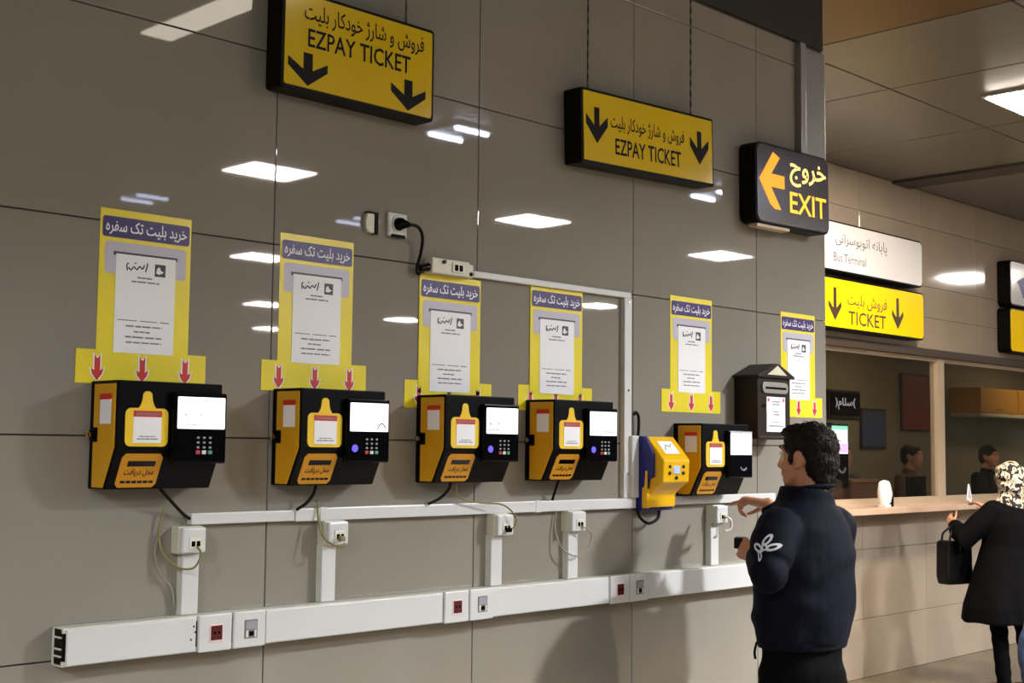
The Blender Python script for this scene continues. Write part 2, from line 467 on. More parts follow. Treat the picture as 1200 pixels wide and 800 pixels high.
def marks(rows, y, th=.0004):
    """little printed dashes: rows of (z, height, x0, x1, dash length)"""
    b = B(); rnd = random.Random(3)
    for z, h, x0, x1, L in rows:
        x = x0
        while x < x1:
            l = min(L * rnd.uniform(.6, 1.5), x1 - x)
            b.box(x, x + l * .86, y - th, y, z + rnd.uniform(-.1, .1) * h, z + h)
            x += l
    return b
def printed(name, b, mat, parent):
    o = obj(name, b, mat, parent); o['kind'] = 'stuff'; return o
def make_machine(label, loc):
    t = thing('ticket_machine', label, 'ticket machine', loc, 0, 'wall mounted ticket machines')
    prof = [(0, 0), (-MB, 0), (-MD, MZ), (-MD, MH), (0, MH)]
    obj('body', B().prism(prof, 0, MW, 'yz', .0035), BLACK, t)
    # yellow side door, inset from the edges, with its lock and sticker
    sp_ = [(-.024, .004), (-MB + .006, .004), (-MD + .005, MZ + .002), (-MD + .005, MH - .008), (-.024, MH - .008)]
    d = obj('side_door', B().prism(sp_, -.0035, .002, 'yz', .001), YEL, t)
    obj('side_door', B().prism([(q[0], q[1]) for q in sp_], MW - .002, MW + .0035, 'yz', .001), YEL, t)
    obj('lock', B().box(-.008, .0, -.046, -.014, .108, .142, .003).cyl((-.002, -.030, .125), (-.014, -.030, .125), .010), BLACK2, d)
    obj('lock_key', B().cyl((-.013, -.030, .125), (-.018, -.030, .125), .0065).box(-.026, -.017, -.0315, -.0285, .118, .132, .001), CHROME, d)
    st = obj('sticker', B().prism([(-.105, .15), (-.055, .15), (-.055, .21), (-.105, .21)], -.0045, -.003, 'yz'), PAPER, d)
    obj('sticker_header', B().prism([(-.107, .206), (-.053, .206), (-.053, .219), (-.107, .219)], -.005, -.003, 'yz'), RED, d)
    # bottle-shaped badge with a ticket sticker
    bx0, bx1, bz0, bz1 = .021, .131, .099, .187
    outl = rr(bx0, bx1, bz0, bz1, .014, 4)
    top = [(.098, bz1), (.092, .196), (.089, .205), (.087, .221), (.081, .226), (.071, .226), (.065, .221), (.063, .205), (.060, .196), (.054, bz1)]
    cut = 10
    bo = obj('bottle_badge', B().prism(outl[:cut] + top + outl[cut:], -MD - .002, -MD + .001, 'xz', .0004), YELB, t)
    pp = obj('badge_sticker', B().box(.041, .113, -MD - .0032, -MD - .002, .107, .176), PAPER, bo)
    obj('badge_header', B().box(.041, .113, -MD - .0037, -MD - .002, .167, .181), RED, bo)
    printed('badge_print', marks([(.115, .0025, .05, .104, .012), (.121, .002, .056, .098, .01), (.171, .005, .047, .108, .012)], -MD - .0037), INK, bo)
    # slot badge on the slanted front
    rim = slope_plate([(.030, .13), (.118, .13), (.126, .22), (.126, .86), (.118, .95), (.030, .95), (.022, .86), (.022, .22)], -.001, .003)
    sb = obj('slot_badge', rim, ORG, t)
    obj('slot', slope_plate([(.040, .30), (.110, .30), (.110, .43), (.040, .43)], .0018, .001), REDD if False else BLACK2, sb)
    me = text_mesh(fa('محل دریافت'), .036, .112, .50, .70, 0, .01)
    for v in me.vertices:
        y, z = on_slope(1 - (v.co.z - .5) - .32, .0026); v.co.y = y; v.co.z = z
    obj('slot_lettering', me, BLACK2, sb)
    b = B()
    for q in range(6):
        x0 = .033 + q * .0145
        bm = b.bm; vs_ = [bm.verts.new((x, *on_slope(u, .0026))) for x, u in ((x0, .78), (x0 + .012, .78), (x0 + .012, .84), (x0, .84))]; bm.faces.new(vs_)
    printed('slot_caption', b, BLACK2, sb)
    # card terminal standing proud on the right
    tx0, tx1, tz0, tz1, ty = .137, .2815, .060, .2275, -MD - .015
    te = obj('card_terminal', B().box(tx0, tx1, ty, -MD + .004, tz0, tz1, .005), BLACK2, t)
    obj('screen', B().prism(rr(.147, .2755, .1415, .2165, .003), ty - .001, ty + .002), SCREEN, te)
    for r_ in range(4):
        for c_ in range(3):
            mt = (KEYR, KEYY, KEYGR)[c_] if r_ == 3 else KEYG
            kx = .2035 + c_ * .0165; kz = .121 - r_ * .0115; s_ = .0055 if r_ == 3 else .0032
            obj('key', B().box(kx - s_, kx + s_, ty - .002, ty + .001, kz - s_ * .8, kz + s_ * .8, .0008), mt, te)
    return t
def screen_bits(t, kind):
    te = [c for c in t.children if c.name.startswith('card_terminal')][0]; ty = -MD - .0165
    if kind == 'grey':
        printed('screen_print', marks([(.150, .003, .155, .215, .016), (.157, .0025, .158, .19, .02), (.172, .006, .165, .172, .008), (.172, .005, .205, .213, .008)], ty), SINK, te)
    if kind == 'right':
        printed('screen_print', marks([(.150, .006, .215, .268, .014), (.163, .003, .24, .265, .01), (.172, .003, .245, .262, .01)], ty), SINK, te)
    if kind == 'pink':
        obj('screen_picture', B().box(.222, .2750, ty - .0004, ty + .001, .166, .216), SPINK, te)
        obj('screen_picture', B().tube(spline([(.238, ty, .148), (.246, ty, .160), (.256, ty, .163), (.266, ty, .152)], 5), .0016, 6), INKD, te)
    if kind == 'plain':
        obj('screen_header', B().box(.1465, .276, ty - .0005, ty + .001, .2165, .224), SINK, te)
        obj('card_slot', B().tube(spline([(.205, ty, .098), (.214, ty, .090), (.228, ty, .088), (.240, ty, .096)], 5), .003, 6), KEYG, te)
    if kind in ('right', 'pink', 'low'):
        obj('contactless_mark', B().cyl((.163, ty, .097), (.163, ty - .0015, .097), .010), BLUEL, te)
    if kind == 'low':
        printed('screen_print', marks([(.150, .005, .154, .20, .016), (.165, .010, .156, .168, .01), (.168, .008, .19, .2, .01)], ty), SINK, te)
m1 = make_machine('leftmost black and yellow ticket machine, largest in view, with white screen', (1.485, 0, 1.571))
m2 = dup(m1, (1.995, 0, 1.573), 'second ticket machine from the left, pink picture on its screen')
m3 = dup(m1, (2.491, 0, 1.574), 'third ticket machine from the left, below the small junction box poster')
m4 = dup(m1, (2.941, 0, 1.575), 'fourth ticket machine from the left, just left of the yellow validator')
m6 = dup(m1, (3.690, 0, 1.517), 'rightmost ticket machine, hung lower, in front of the man', skip=('key',))
for t, k in ((m1, 'grey'), (m2, 'pink'), (m3, 'low'), (m4, 'right'), (m6, 'plain')):
    screen_bits(t, k)

# ------------------------------------------------------------------ posters above the machines
def make_poster(label, loc, z_strip, front=False):
    """local origin: lower left corner of the tall sheet"""
    W_, H_ = .245, .348
    t = thing('ticket_poster', label, 'poster', loc, 0, 'yellow ticket posters')
    ys = -.0022 if front else 0.0
    obj('sheet', B().box(0, W_, ys - .0012, 0, 0, H_), PYEL, t)
    f = ys - .0012
    hd = obj('header_band', B().prism(rr(.006, W_ - .005, H_ - .068, H_ - .018, .007), f - .0006, f), PURP, t)
    lettering('header_lettering', fa('خرید بلیت تک سفره'), .014, W_ - .013, H_ - .062, H_ - .025, f - .001, LETW, hd, .012)
    sl = obj('slot_picture', B().prism(rr(.014, W_ - .013, H_ - .155, H_ - .078, .01), f - .0006, f), PGREY, t)
    obj('slot_line', B().box(.036, W_ - .037, f - .001, f - .0005, H_ - .110, H_ - .101), PDARK, sl)  # dark slot line printed in the poster picture
    rc = obj('receipt', B().box(.043, W_ - .042, f - .0016, f - .0005, .006, H_ - .106), PAPER, t)
    g = f - .0017
    # hand-lettered heading and a small square emblem; the code square itself is left blank
    b = B()
    for pts in ([(.075, .212), (.083, .206), (.090, .214), (.098, .208), (.105, .216), (.113, .211), (.118, .221)], [(.121, .204), (.126, .222), (.124, .226)], [(.073, .204), (.071, .216), (.075, .222)], [(.092, .222), (.095, .224)]):
        b.tube([(q.x, g, q.z) for q in spline([(x, 0, z) for x, z in pts], 4)], .0016, 6)
    printed('receipt_heading', b, INKD, rc)
    b = B().box(.146, .175, g - .0003, g, .196, .226)
    obj('receipt_emblem', b, PDARK, rc)
    obj('emblem_figure', B().prism([(.150, .204), (.158, .201), (.171, .2075), (.163, .2115), (.158, .220), (.152, .2155)], g - .0007, g), PAPER, rc)
    printed('receipt_print', marks([(.187, .0035, .10, .142, .014), (.177, .0035, .085, .160, .018), (.083, .0022, .052, .193, .05), (.069, .0035, .073, .170, .02),
                                (.056, .0035, .095, .140, .016), (.043, .0035, .073, .172, .024), (.030, .0035, .075, .170, .02)], g), INK, rc)
    s0 = -(loc[2] - z_strip)
    ax = obj('arrow_strip', B().box(-.0495, .2965, 0 if False else -.0018, 0, s0, s0 + .080), PYEL, t)
    for k in range(3):
        c = .004 + k * .117; z1 = s0 + .068; z0 = s0 + .007
        if front: z1 -= .004
        def arw(e, y0, y1):
            return B().prism([(c - .007 - e, z1 + e), (c - .002, z1 - .008 + e), (c + .002, z1 - .008 + e), (c + .007 + e, z1 + e), (c + .007 + e, z0 + .024), (c + .0155 + e, z0 + .028 + e), (c + .0125 + e, z0 + .016),
                              (c, z0 - e), (c - .0125 - e, z0 + .016), (c - .0155 - e, z0 + .028 + e), (c - .007 - e, z0 + .024)], y0, y1)
        ar = obj('arrow', arw(0, -.0034, -.0018), RED, ax)
        obj('arrow_outline', arw(.004, -.0026, -.0018), LETW, ax)
    return t
make_poster('leftmost yellow ticket poster, largest, above the first ticket machine', (1.493, 0, 1.886), 1.816)
make_poster('second yellow ticket poster from the left, below the wall socket', (2.006, 0, 1.889), 1.818)
make_poster('third yellow ticket poster from the left, hung under the small junction box', (2.494, 0, 1.831), 1.787, True)
make_poster('fourth yellow ticket poster from the left, inside the white conduit corner', (2.957, 0, 1.842), 1.792, True)
make_poster('yellow ticket poster right of the conduit, left of the brown letter box', (3.671, 0, 1.872), 1.807)
make_poster('rightmost yellow ticket poster, partly behind the brown letter box', (4.369, 0, 1.870), 1.807)

# ------------------------------------------------------------------ yellow validator on a blue plate
vx = 3.468
t = thing('card_validator', 'small yellow card validator on a blue back plate beside the conduit', 'validator', (vx, 0, 1.468))
obj('back_plate', B().prism([(0, 0), (.165, 0), (.165, .252), (0, .252)], -.040, 0, 'xz', .002), VBLUE, t)
obj('blue_side', B().prism([(-.030, .002), (-.030, .25), (-.052, .25), (-.086, .19), (-.086, .115), (-.066, .105), (-.060, .06), (-.040, .05)], .002, .0135, 'yz'), VBLUE, t)
prof = [(-.026, .012), (-.060, .012), (-.060, .052), (-.078, .070), (-.118, .098), (-.122, .172), (-.052, .250), (-.026, .250)]
obj('housing', B().prism(prof, .014, .158, 'yz', .006), VYEL, t)
obj('housing_cheek', B().prism([(-.041, .010), (-.062, .010), (-.062, .135), (-.055, .135), (-.052, .085), (-.041, .075)], -.002, .015, 'yz', .002), VYEL, t)
# top card field on the slanted lid
lid_n = Vector((0, -.078, .070)).normalized()
b = B(); bm = b.bm
def lid(x, u, off): 
    p = Vector((x, -.122 + .07 * u, .172 + .078 * u)) + lid_n * off; return p
fr_ = [bm.verts.new(lid(x, u, .0012)) for x, u in ((.045, .25), (.125, .25), (.125, .8), (.045, .8))]; bm.faces.new(fr_)
obj('card_field', b, PAPER, t)
b = B().tube([lid(x, u, .0016) for x, u in ((.06, .42), (.075, .62), (.095, .55), (.11, .68))], .0012, 6)
obj('field_drawing', b, INK, t)
fy = -.1205
obj('display', B().box(.068, .102, fy - .003, fy + .004, .126, .152, .001), SLCD, t)
for q, (kx, kz) in enumerate(((.048, .150), (.122, .150), (.048, .128), (.122, .128), (.085, .112))):
    obj('button', B().cyl((kx, fy - .003, kz), (kx, fy + .004, kz), .006), INKD if q else INKD, t, True)

# ------------------------------------------------------------------ brown letter box
mxx = 4.056
t = thing('letter_box', 'dark brown metal letter box with peaked roof above the man', 'letter box', (mxx, 0, 1.716))
obj('body', B().box(0, .215, -.105, 0, .008, .232, .003), BROWN, t)
obj('base_rim', B().box(-.004, .219, -.110, 0, 0, .012, .003), BROWN, t)
roof = [(-.012, .228), (.227, .228), (.227, .236), (.120, .282), (.100, .282), (-.012, .236)]
obj('roof', B().prism(roof, -.118, 0, 'xz', .002), BROWN, t)
obj('gable_panel', B().prism([(.045, .239), (.172, .239), (.110, .274)], -.121, -.116, 'xz', .001), CREAM, t)
fl = obj('mail_flap', B().prism(rr(.024, .192, .170, .212, .018, 5), -.112, -.103, 'xz', .002), STEEL, t)
obj('flap_slot', B().box(.042, .176, -.114, -.111, .186, .194, .001), BLACK2, fl)
nt_ = obj('notice', B().box(.056, .178, -.107, -.105, .028, .158), PAPER, t)
printed('notice_print', marks([(.138, .004, .09, .145, .015), (.128, .004, .095, .14, .015), (.100, .004, .1, .13, .012), (.09, .004, .1, .14, .012), (.062, .003, .095, .14, .014), (.048, .004, .07, .166, .012)], -.107), INK, nt_)
for q in (.068, .166):
    obj('notice_mark', B().prism([(q, .138), (q + .006, .145), (q + .004, .152), (q - .004, .152), (q - .006, .145)], -.1078, -.107), RED, nt_)
obj('lock', B().cyl((.040, -.104, .125), (.040, -.112, .125), .007), CHROME, t)

# ------------------------------------------------------------------ white trunking and conduits
tx0, tx1, tz0, tz1 = 1.413, 4.42, 1.176, 1.262
t = thing('cable_trunking', 'long wide white trunking along the wall with open dark left end', 'trunking', (0, 0, 0))
obj('channel', B().box(tx0, tx1, -.004, 0, tz0, tz1).box(tx0, tx1, -.050, 0, tz1 - .003, tz1).box(tx0, tx1, -.050, 0, tz0, tz0 + .003)
    
    .box(tx0, tx1, -.051, -.043, tz1 - .012, tz1 - .002, .001).box(tx0, tx1, -.051, -.043, tz0 + .002, tz0 + .012, .001), WHITE2, t)
obj('dark_fill', B().box(tx0 + .003, tx1, -.0485, -.004, tz0 + .004, tz1 - .004), BLACKF, t)  # black filling added to paint the shade inside the open end
for z in (.020, .036, .062): obj('rib', B().box(tx0 - .001, tx0 + .0035, -.040, -.006, tz0 + z, tz0 + z + .004, .001), WHITE2, t)
for a, b_ in ((tx0 + .006, 1.752), (1.952, 2.556), (2.752, 3.282), (3.482, tx1)):
    obj('cover', B().box(a + .001, b_ - .001, -.057, -.049, tz0 + .002, tz1 - .002, .003), WHITE, t)
for q, z in ((1.742, 1.236), (1.735, 1.205), (1.746, 1.222)):
    obj('scuff', B().box(q, q + .004, -.0585, -.056, z, z + .005, .001), INKD, t)
SOCK = []
def make_socket(kind, x, label):
    t = thing('trunking_outlet', label, 'outlet', (x, -.049, tz0), 0, 'outlets set in the trunking')
    obj('plate', B().box(.001, .094, -.012, 0, -.002, .088, .004), WHITE, t)
    if kind == 'red':
        obj('socket_rim', B().box(.029, .069, -.0135, -.011, .020, .064, .002), pm('pink_rim', (232, 205, 205), .3), t)
        obj('socket_insert', B().box(.033, .065, -.0145, -.012, .025, .060, .001), REDD, t)
        for q in (.043, .055): obj('pin_hole', B().cyl((q, -.0140, .043), (q, -.0149, .043), .003), BLACK2, t)
    else:
        fr = obj('socket_frame', B().box(.031, .069, -.0135, -.011, .020, .066, .001), INK, t)
        obj('shutter', B().box(.034, .066, -.0148, -.013, .042, .062, .001), KEYG, t)
        obj('port', B().box(.044, .057, -.0152, -.013, .026, .038, .001), BLACK2, t)
        obj('port', B().box(.035, .041, -.0148, -.013, .023, .04, .001), KEYY, t)
        obj('port', B().box(.060, .065, -.0148, -.013, .023, .04, .001), KEYY, t)
    return t
for kx, words in ((1.756, 'at the left end of the trunking'), (2.559, 'in the middle of the trunking'), (3.284, 'at the right end of the trunking')):
    make_socket('red', kx, 'white outlet with red insert ' + words)
    make_socket('grey', kx + .099, 'white outlet with grey shutter ' + words)

def conduit(name, label, x0, x1, z0, z1, d, seams=()):
    t = thing(name, label, 'conduit', (x0, 0, z0), 0, 'white surface conduits')
    w_, h_ = x1 - x0, z1 - z0
    obj('channel', B().box(0, w_, -d * .7, 0, 0, h_), WHITE2, t)
    if w_ > h_:
        obj('cover', B().box(-.0, w_, -d, -d * .55, -.001, h_ + .001, .003), WHITE, t)
    else:
        obj('cover', B().box(-.001, w_ + .001, -d, -d * .55, 0, h_, .003), WHITE, t)
    for s_ in seams:
        obj('joint_clip', B().box(s_ - .012, s_ + .012, -d - .0015, 0, -.0025, h_ + .0025, .002), WHITE, t)
    return t
conduit('wall_conduit', 'short white conduit under the first and second ticket machines', 1.752, 2.06, 1.480, 1.506, .02)
conduit('wall_conduit', 'long white horizontal conduit below the second to fourth machines', 2.062, 3.46, 1.478, 1.510, .022, (.09, .92))
conduit('wall_conduit', 'white horizontal conduit below the rightmost ticket machine', 3.64, 4.30, 1.484, 1.512, .02)
conduit('wall_conduit', 'thin white conduit running right from the small junction box', 2.70, 3.438, 2.186, 2.204, .016)
v_ = conduit('wall_conduit', 'tall white vertical conduit left of the yellow validator', 3.402, 3.438, 1.512, 2.185, .018)
for z in (.08, .36, .66): obj('screw', B().cyl((.018, -.018, z), (.018, -.0205, z), .004), CHROME, v_)
conduit('wall_conduit', 'short white conduit cover at the foot of the tall conduit', 3.430, 3.464, 1.512, 1.72, .030)
DROPS = ((1.728, 1.708, 'first'), (2.148, 2.148, 'second'), (2.776, 2.778, 'third'), (3.118, 3.108, 'fourth'), (3.878, 3.880, 'fifth'))
for k, (dx, jx, wd) in enumerate(DROPS):
    conduit('conduit_drop', wd + ' vertical conduit drop from the left, standing on the trunking', dx, dx + .044, 1.263, 1.412, .026)
    t = thing('junction_box', wd + ' white junction box from the left, atop its conduit drop', 'junction box', (jx, 0, 1.411), 0, 'junction boxes')
    obj('box', B().box(0, .068, -.034, 0, 0, .066, .003), CREAM, t)
    obj('face', B().box(.002, .068, -.050, -.032, .002, .064, .006), WHITE, t)
    p_ = obj('port_frame', B().box(.020, .054, -.0525, -.049, .012, .040, .002), WHITE2, t)
    for q in (.026, .040): obj('port', B().box(q, q + .010, -.0535, -.051, .018, .031, .001), BLACK2, p_)
    if k in (1, 2): obj('plug', B().box(.030, .046, -.066, -.050, .012, .026, .003), BLACK2 if k == 2 else CABLEY, t)
    if k == 4: obj('bracket', B().box(-.006, .05, -.040, -.028, -.006, .002, .002), STEEL, t)

# small junction box above the third poster, wall switch plate and plugged socket
t = thing('junction_box', 'wide small junction box above the third poster with a conduit on its right', 'junction box', (2.512, 0, 2.178))
obj('box', B().box(0, .150, -.036, 0, 0, .046, .004), CREAM, t)
obj('port_frame', B().box(.078, .125, -.040, -.035, .008, .038, .002), WHITE2, t)
for q in (.086, .104): obj('port', B().box(q, q + .013, -.0415, -.039, .014, .032, .001), BLACK2, t)
obj('knob', B().cyl((.045, -.034, .036), (.045, -.042, .036), .006), INKD, t)
obj('coupling', B().box(.150, .176, -.026, 0, .0, .042, .006), WHITE2, t)
obj('coupling_screw', B().cyl((.163, -.024, .012), (.163, -.03, .012), .006), BLACK2, t)
obj('side_plug', B().limb([(.002, -.018, .018), (-.028, -.02, .012)], [.013, .009]), BLACK2, t, True)
t = thing('wall_socket', 'square white wall socket with a dark plug and cable', 'socket', (2.367, 0, 2.272))
obj('plate', B().box(0, .070, -.010, 0, 0, .068, .004), WHITE, t)
obj('socket_ring', B().tube([(.037, -.009, .036), (.037, -.013, .036)], [.027, .025], 20), CREAM, t)
obj('plug', B().limb([(.037, -.012, .036), (.038, -.026, .036), (.052, -.036, .034)], [.020, .017, .008]), BLACK2, t, True)
obj('lower_slot', B().box(.010, .060, -.014, -.009, -.004, .006, .002), BLACK2, t)
t = thing('switch_plate', 'small pale half-round switch plate left of the wall socket', 'switch', (2.280, 0, 2.270))
obj('plate', B().prism([(.004, .012), (.014, .002), (.034, 0), (.034, .056), (.008, .056), (.002, .036)], -.014, 0, 'xz', .003), CREAM, t)
obj('recess', B().box(.034, .046, -.016, 0, -.002, .060, .001).box(.006, .040, -.016, 0, .055, .060, .001), BLACK2, t)

# ------------------------------------------------------------------ cables
def cable(label, pts, r, mat, name='cable'):
    o = obj(name, B().tube(spline(pts, 8), r, 8), mat, None, True)
    return tag(o, label, 'cable', 'loose cables')
cable('dark power cable curving from the wall socket to the small junction box', [(2.41, -.036, 2.306), (2.45, -.04, 2.304), (2.478, -.03, 2.28), (2.482, -.02, 2.235), (2.470, -.018, 2.19), (2.476, -.018, 2.172), (2.497, -.02, 2.196)], .0048, CABLE)
cable('straight black cable from the first machine down to the conduit end', [(1.635, -.055, 1.577), (1.680, -.04, 1.541), (1.727, -.018, 1.508), (1.752, -.012, 1.494)], .0042, CABLE)
cable('thin yellow cable looping around the first junction box', [(1.748, -.055, 1.428), (1.750, -.07, 1.410), (1.735, -.06, 1.378), (1.700, -.04, 1.383), (1.672, -.02, 1.42), (1.668, -.012, 1.47), (1.680, -.012, 1.52)], .0026, CABLEY)
cable('faint pale cable hanging left of the first conduit drop', [(1.684, -.010, 1.47), (1.660, -.010, 1.43), (1.672, -.010, 1.37), (1.706, -.012, 1.33), (1.716, -.012, 1.28)], .0022, CABLEG)
cable('black cable dropping from the second machine to the conduit', [(2.105, -.05, 1.577), (2.104, -.04, 1.55), (2.090, -.03, 1.526), (2.062, -.024, 1.508)], .0042, CABLE)
cable('thin yellow cable from behind the conduit to the second junction box', [(2.130, -.024, 1.53), (2.128, -.03, 1.49), (2.132, -.045, 1.44), (2.150, -.070, 1.416), (2.178, -.076, 1.412), (2.186, -.070, 1.418)], .0028, CABLEY)
cable('black cable from the third machine down left onto the conduit', [(2.585, -.05, 1.578), (2.582, -.045, 1.555), (2.560, -.035, 1.530), (2.520, -.028, 1.513)], .0042, CABLE)
cable('thin dark yellow cable from the third machine to the third junction box', [(2.610, -.05, 1.578), (2.616, -.045, 1.54), (2.66, -.04, 1.520), (2.72, -.045, 1.512), (2.79, -.06, 1.505), (2.832, -.07, 1.470), (2.832, -.066, 1.440), (2.818, -.062, 1.432)], .0026, CABLEY)
cable('short black cable from the fourth machine into the conduit', [(3.050, -.045, 1.578), (3.051, -.03, 1.545), (3.050, -.016, 1.508)], .0042, CABLE)
cable('pale cable looping under the fourth junction box', [(3.148, -.056, 1.430), (3.19, -.06, 1.405), (3.185, -.05, 1.36), (3.140, -.045, 1.335), (3.085, -.03, 1.36), (3.07, -.012, 1.42), (3.078, -.008, 1.475)], .0024, CABLEG)
cable('white cable curling from the fifth junction box', [(3.915, -.054, 1.440), (3.935, -.07, 1.425), (3.936, -.07, 1.395), (3.912, -.06, 1.385)], .0045, WHITE2)
cable('black cable looping below the yellow validator', [(3.468, -.02, 1.475), (3.472, -.03, 1.445), (3.510, -.035, 1.425), (3.560, -.035, 1.440), (3.575, -.03, 1.472)], .0055, CABLE)
cable('short dark cable stub rising above the yellow validator', [(3.478, -.014, 1.716), (3.480, -.015, 1.75), (3.478, -.016, 1.785), (3.466, -.014, 1.80), (3.458, -.012, 1.79)], .005, CABLE)

# ------------------------------------------------------------------ hanging signs
def down_arrow(cx, z1, h, w_, y0, y1):
    hw = w_ / 2; s = .115 * w_
    return B().prism([(cx - s, z1), (cx + s, z1), (cx + s, z1 - h * .52), (cx + hw, z1 - h * .22), (cx + hw, z1 - h * .48), (cx, z1 - h), (cx - hw, z1 - h * .48), (cx - hw, z1 - h * .22), (cx - s, z1 - h * .52)], y0, y1)
def sign_box(label, x0, x1, z0, z1, yb, yf, face, r, tilt=0.0, name='hanging_sign', cat='sign', rim=.010):
    t = thing(name, label, cat, (x0, 0, z0))
    t.rotation_euler = (0, -tilt, 0)
    w_, h_ = x1 - x0, z1 - z0
    obj('casing', B().prism(rr(0, w_, 0, h_, r), yf + .002, yb, 'xz', .002), BLACKF, t)
    obj('face', B().prism(rr(rim, w_ - rim, rim, h_ - rim, max(r - rim * .5, .003)), yf - .001, yf + .004), face, t)
    return t, w_, h_
s1, w_, h_ = sign_box('nearer yellow ticket sign with down arrows at both lower corners', 1.944, 2.476, 2.606, 2.876, -.004, -.072, SYEL, .012)
y = -.0738
lettering('persian_lettering', fa('فروش و شارژ خودکار بلیت'), .070, .490, .182, .240, y, BLACKF, s1, .008)
lettering('english_lettering', 'EZPAY TICKET', .083, .440, .122, .172, y, BLACKF, s1, .012)
for cxx in (.085, .434):
    obj('arrow', down_arrow(cxx, .104, .088, .128, y - .0004, y + .002), BLACKF, s1)
s2, w_, h_ = sign_box('further yellow ticket sign with arrows at its left and right ends', 3.110, 3.825, 2.595, 2.842, -.004, -.080, SYEL, .008, .034)
y = -.0818
lettering('persian_lettering', fa('فروش و شارژ خودکار بلیت'), .142, .540, .120, .178, y, BLACKF, s2, .008)
lettering('english_lettering', 'EZPAY TICKET', .165, .520, .045, .100, y, BLACKF, s2, .014)
for cxx in (.074, .628):
    obj('arrow', down_arrow(cxx, .188, .118, .108, y - .0004, y + .002), BLACKF, s2)
for x, z0, wd in ((2.02, 2.876, 'left chain holding the nearer yellow ticket sign'), (2.388, 2.876, 'right chain holding the nearer yellow ticket sign'), (3.173, 2.843, 'left chain holding the further yellow ticket sign'), (3.730, 2.862, 'right chain holding the further yellow ticket sign')):
    b = B(); z = z0; k = 0
    while z < ZC:
        if k % 2: b.tube([(x, -.045, z), (x, -.045, z + .022)], [(.0042, .0016)] * 2, 6, (1, 0, 0))
        else: b.tube([(x, -.045, z), (x, -.045, z + .022)], [(.0042, .0016)] * 2, 6, (0, 1, 0))
        z += .019; k += 1
    tag(obj('sign_chain', b, pm('dull_chain', (74, 68, 60), .5, metal=.5)), wd, 'chain', 'sign chains')

ex, w_, h_ = sign_box('backlit dark exit sign with amber left arrow at the wall corner', 4.091, 4.606, 2.528, 2.838, -.004, -.079, EXITF, .035, .02, 'exit_sign', 'sign', .008)
y = -.0812
obj('arrow', B().prism([(.008 + .012, .168), (.115, .280), (.160, .262), (.100, .195), (.190, .195), (.190, .145), (.098, .145), (.165, .062), (.122, .062), (.092, .078)], y, y + .003), EXITO, ex)
lettering('persian_lettering', fa('خروج'), .228, .490, .165, .270, y, EXITY, ex, .018)
lettering('english_lettering', 'EXIT', .226, .488, .060, .142, y, EXITL, ex, .012)
obj('under_bar', B().box(.02, .24, -.07, -.03, -.014, 0, .003), ALU, ex)
t = thing('sign_post', 'upright steel channel above the exit sign at the corner', 'post', (4.485, 0, 2.84))
obj('channel', B().box(0, .205, -.012, 0, 0, TOPA - 2.84 - .012, .002), STEEL, t)
obj('edge_rail', B().box(-.004, .034, -.03, 0, 0, TOPA - 2.84 - .004, .004), STEEL, t)
# ------------------------------------------------------------------ signs over the ticket windows
wS = pm('sign_white', (226, 222, 222), .14, coat=.3, emit=(255, 250, 250), estr=.03)
def office_sign(label, x0, x1, z0, z1, face):
    t = thing('office_sign', label, 'sign', (x0, YB, z0), 0, 'signs over the ticket windows')
    w_, h_ = x1 - x0, z1 - z0
    obj('casing', B().prism(rr(0, w_, 0, h_, .04), -.118, -.001, 'xz', .003), BLACKF, t)
    obj('face', B().prism(rr(.014, w_ - .014, .014, h_ - .014, .034), -.123, -.115), face, t)
    return t
VIO = pm('letter_violet', (70, 60, 140), .4)
gi = pm('letter_grey', (70, 66, 72), .4)
o1 = office_sign('white bus terminal sign above the yellow ticket sign', 7.98, 9.625, 2.965, 3.335, wS)
lettering('persian_lettering', fa('پایانه اتوبوسرانی'), .34, 1.08, .185, .29, -.1236, gi, o1)
lettering('english_lettering', 'Bus Terminal', .315, .765, .075, .14, -.1236, gi, o1)
o2 = office_sign('yellow ticket sign with two brown down arrows above the window', 7.98, 9.64, 2.548, 2.925, BYEL)
BRL = pm('letter_brown', (62, 40, 24), .4)
lettering('persian_lettering', fa('فروش بلیت'), .50, 1.07, .165, .275, -.1236, BRL, o2, .004)
lettering('english_lettering', 'TICKET', .51, 1.055, .045, .145, -.1236, BRL, o2, .008)
def thin_arrow(cx, z1, h):
    return B().prism([(cx - .02, z1), (cx + .02, z1), (cx + .022, z1 - h * .62), (cx + .085, z1 - h * .40), (cx + .09, z1 - h * .56), (cx, z1 - h), (cx - .09, z1 - h * .56), (cx - .085, z1 - h * .40), (cx - .022, z1 - h * .62)], -.1238, -.121)
for cxx in (.325, 1.235):
    obj('arrow', thin_arrow(cxx, .30, .24), BRL, o2)
o3 = office_sign('white sign with violet arrow at the right edge of view', 11.225, 12.85, 2.965, 3.37, wS)
obj('arrow', B().prism([(.13, .22), (.36, .30), (.36, .23), (.27, .20), (.34, .075), (.25, .085), (.19, .17)], -.1238, -.121), VIO, o3)
o4 = office_sign('yellow sign below the violet arrow sign at the right edge', 11.21, 12.85, 2.55, 2.945, BYEL)
obj('arrow', thin_arrow(.40, .30, .24), BRL, o4)

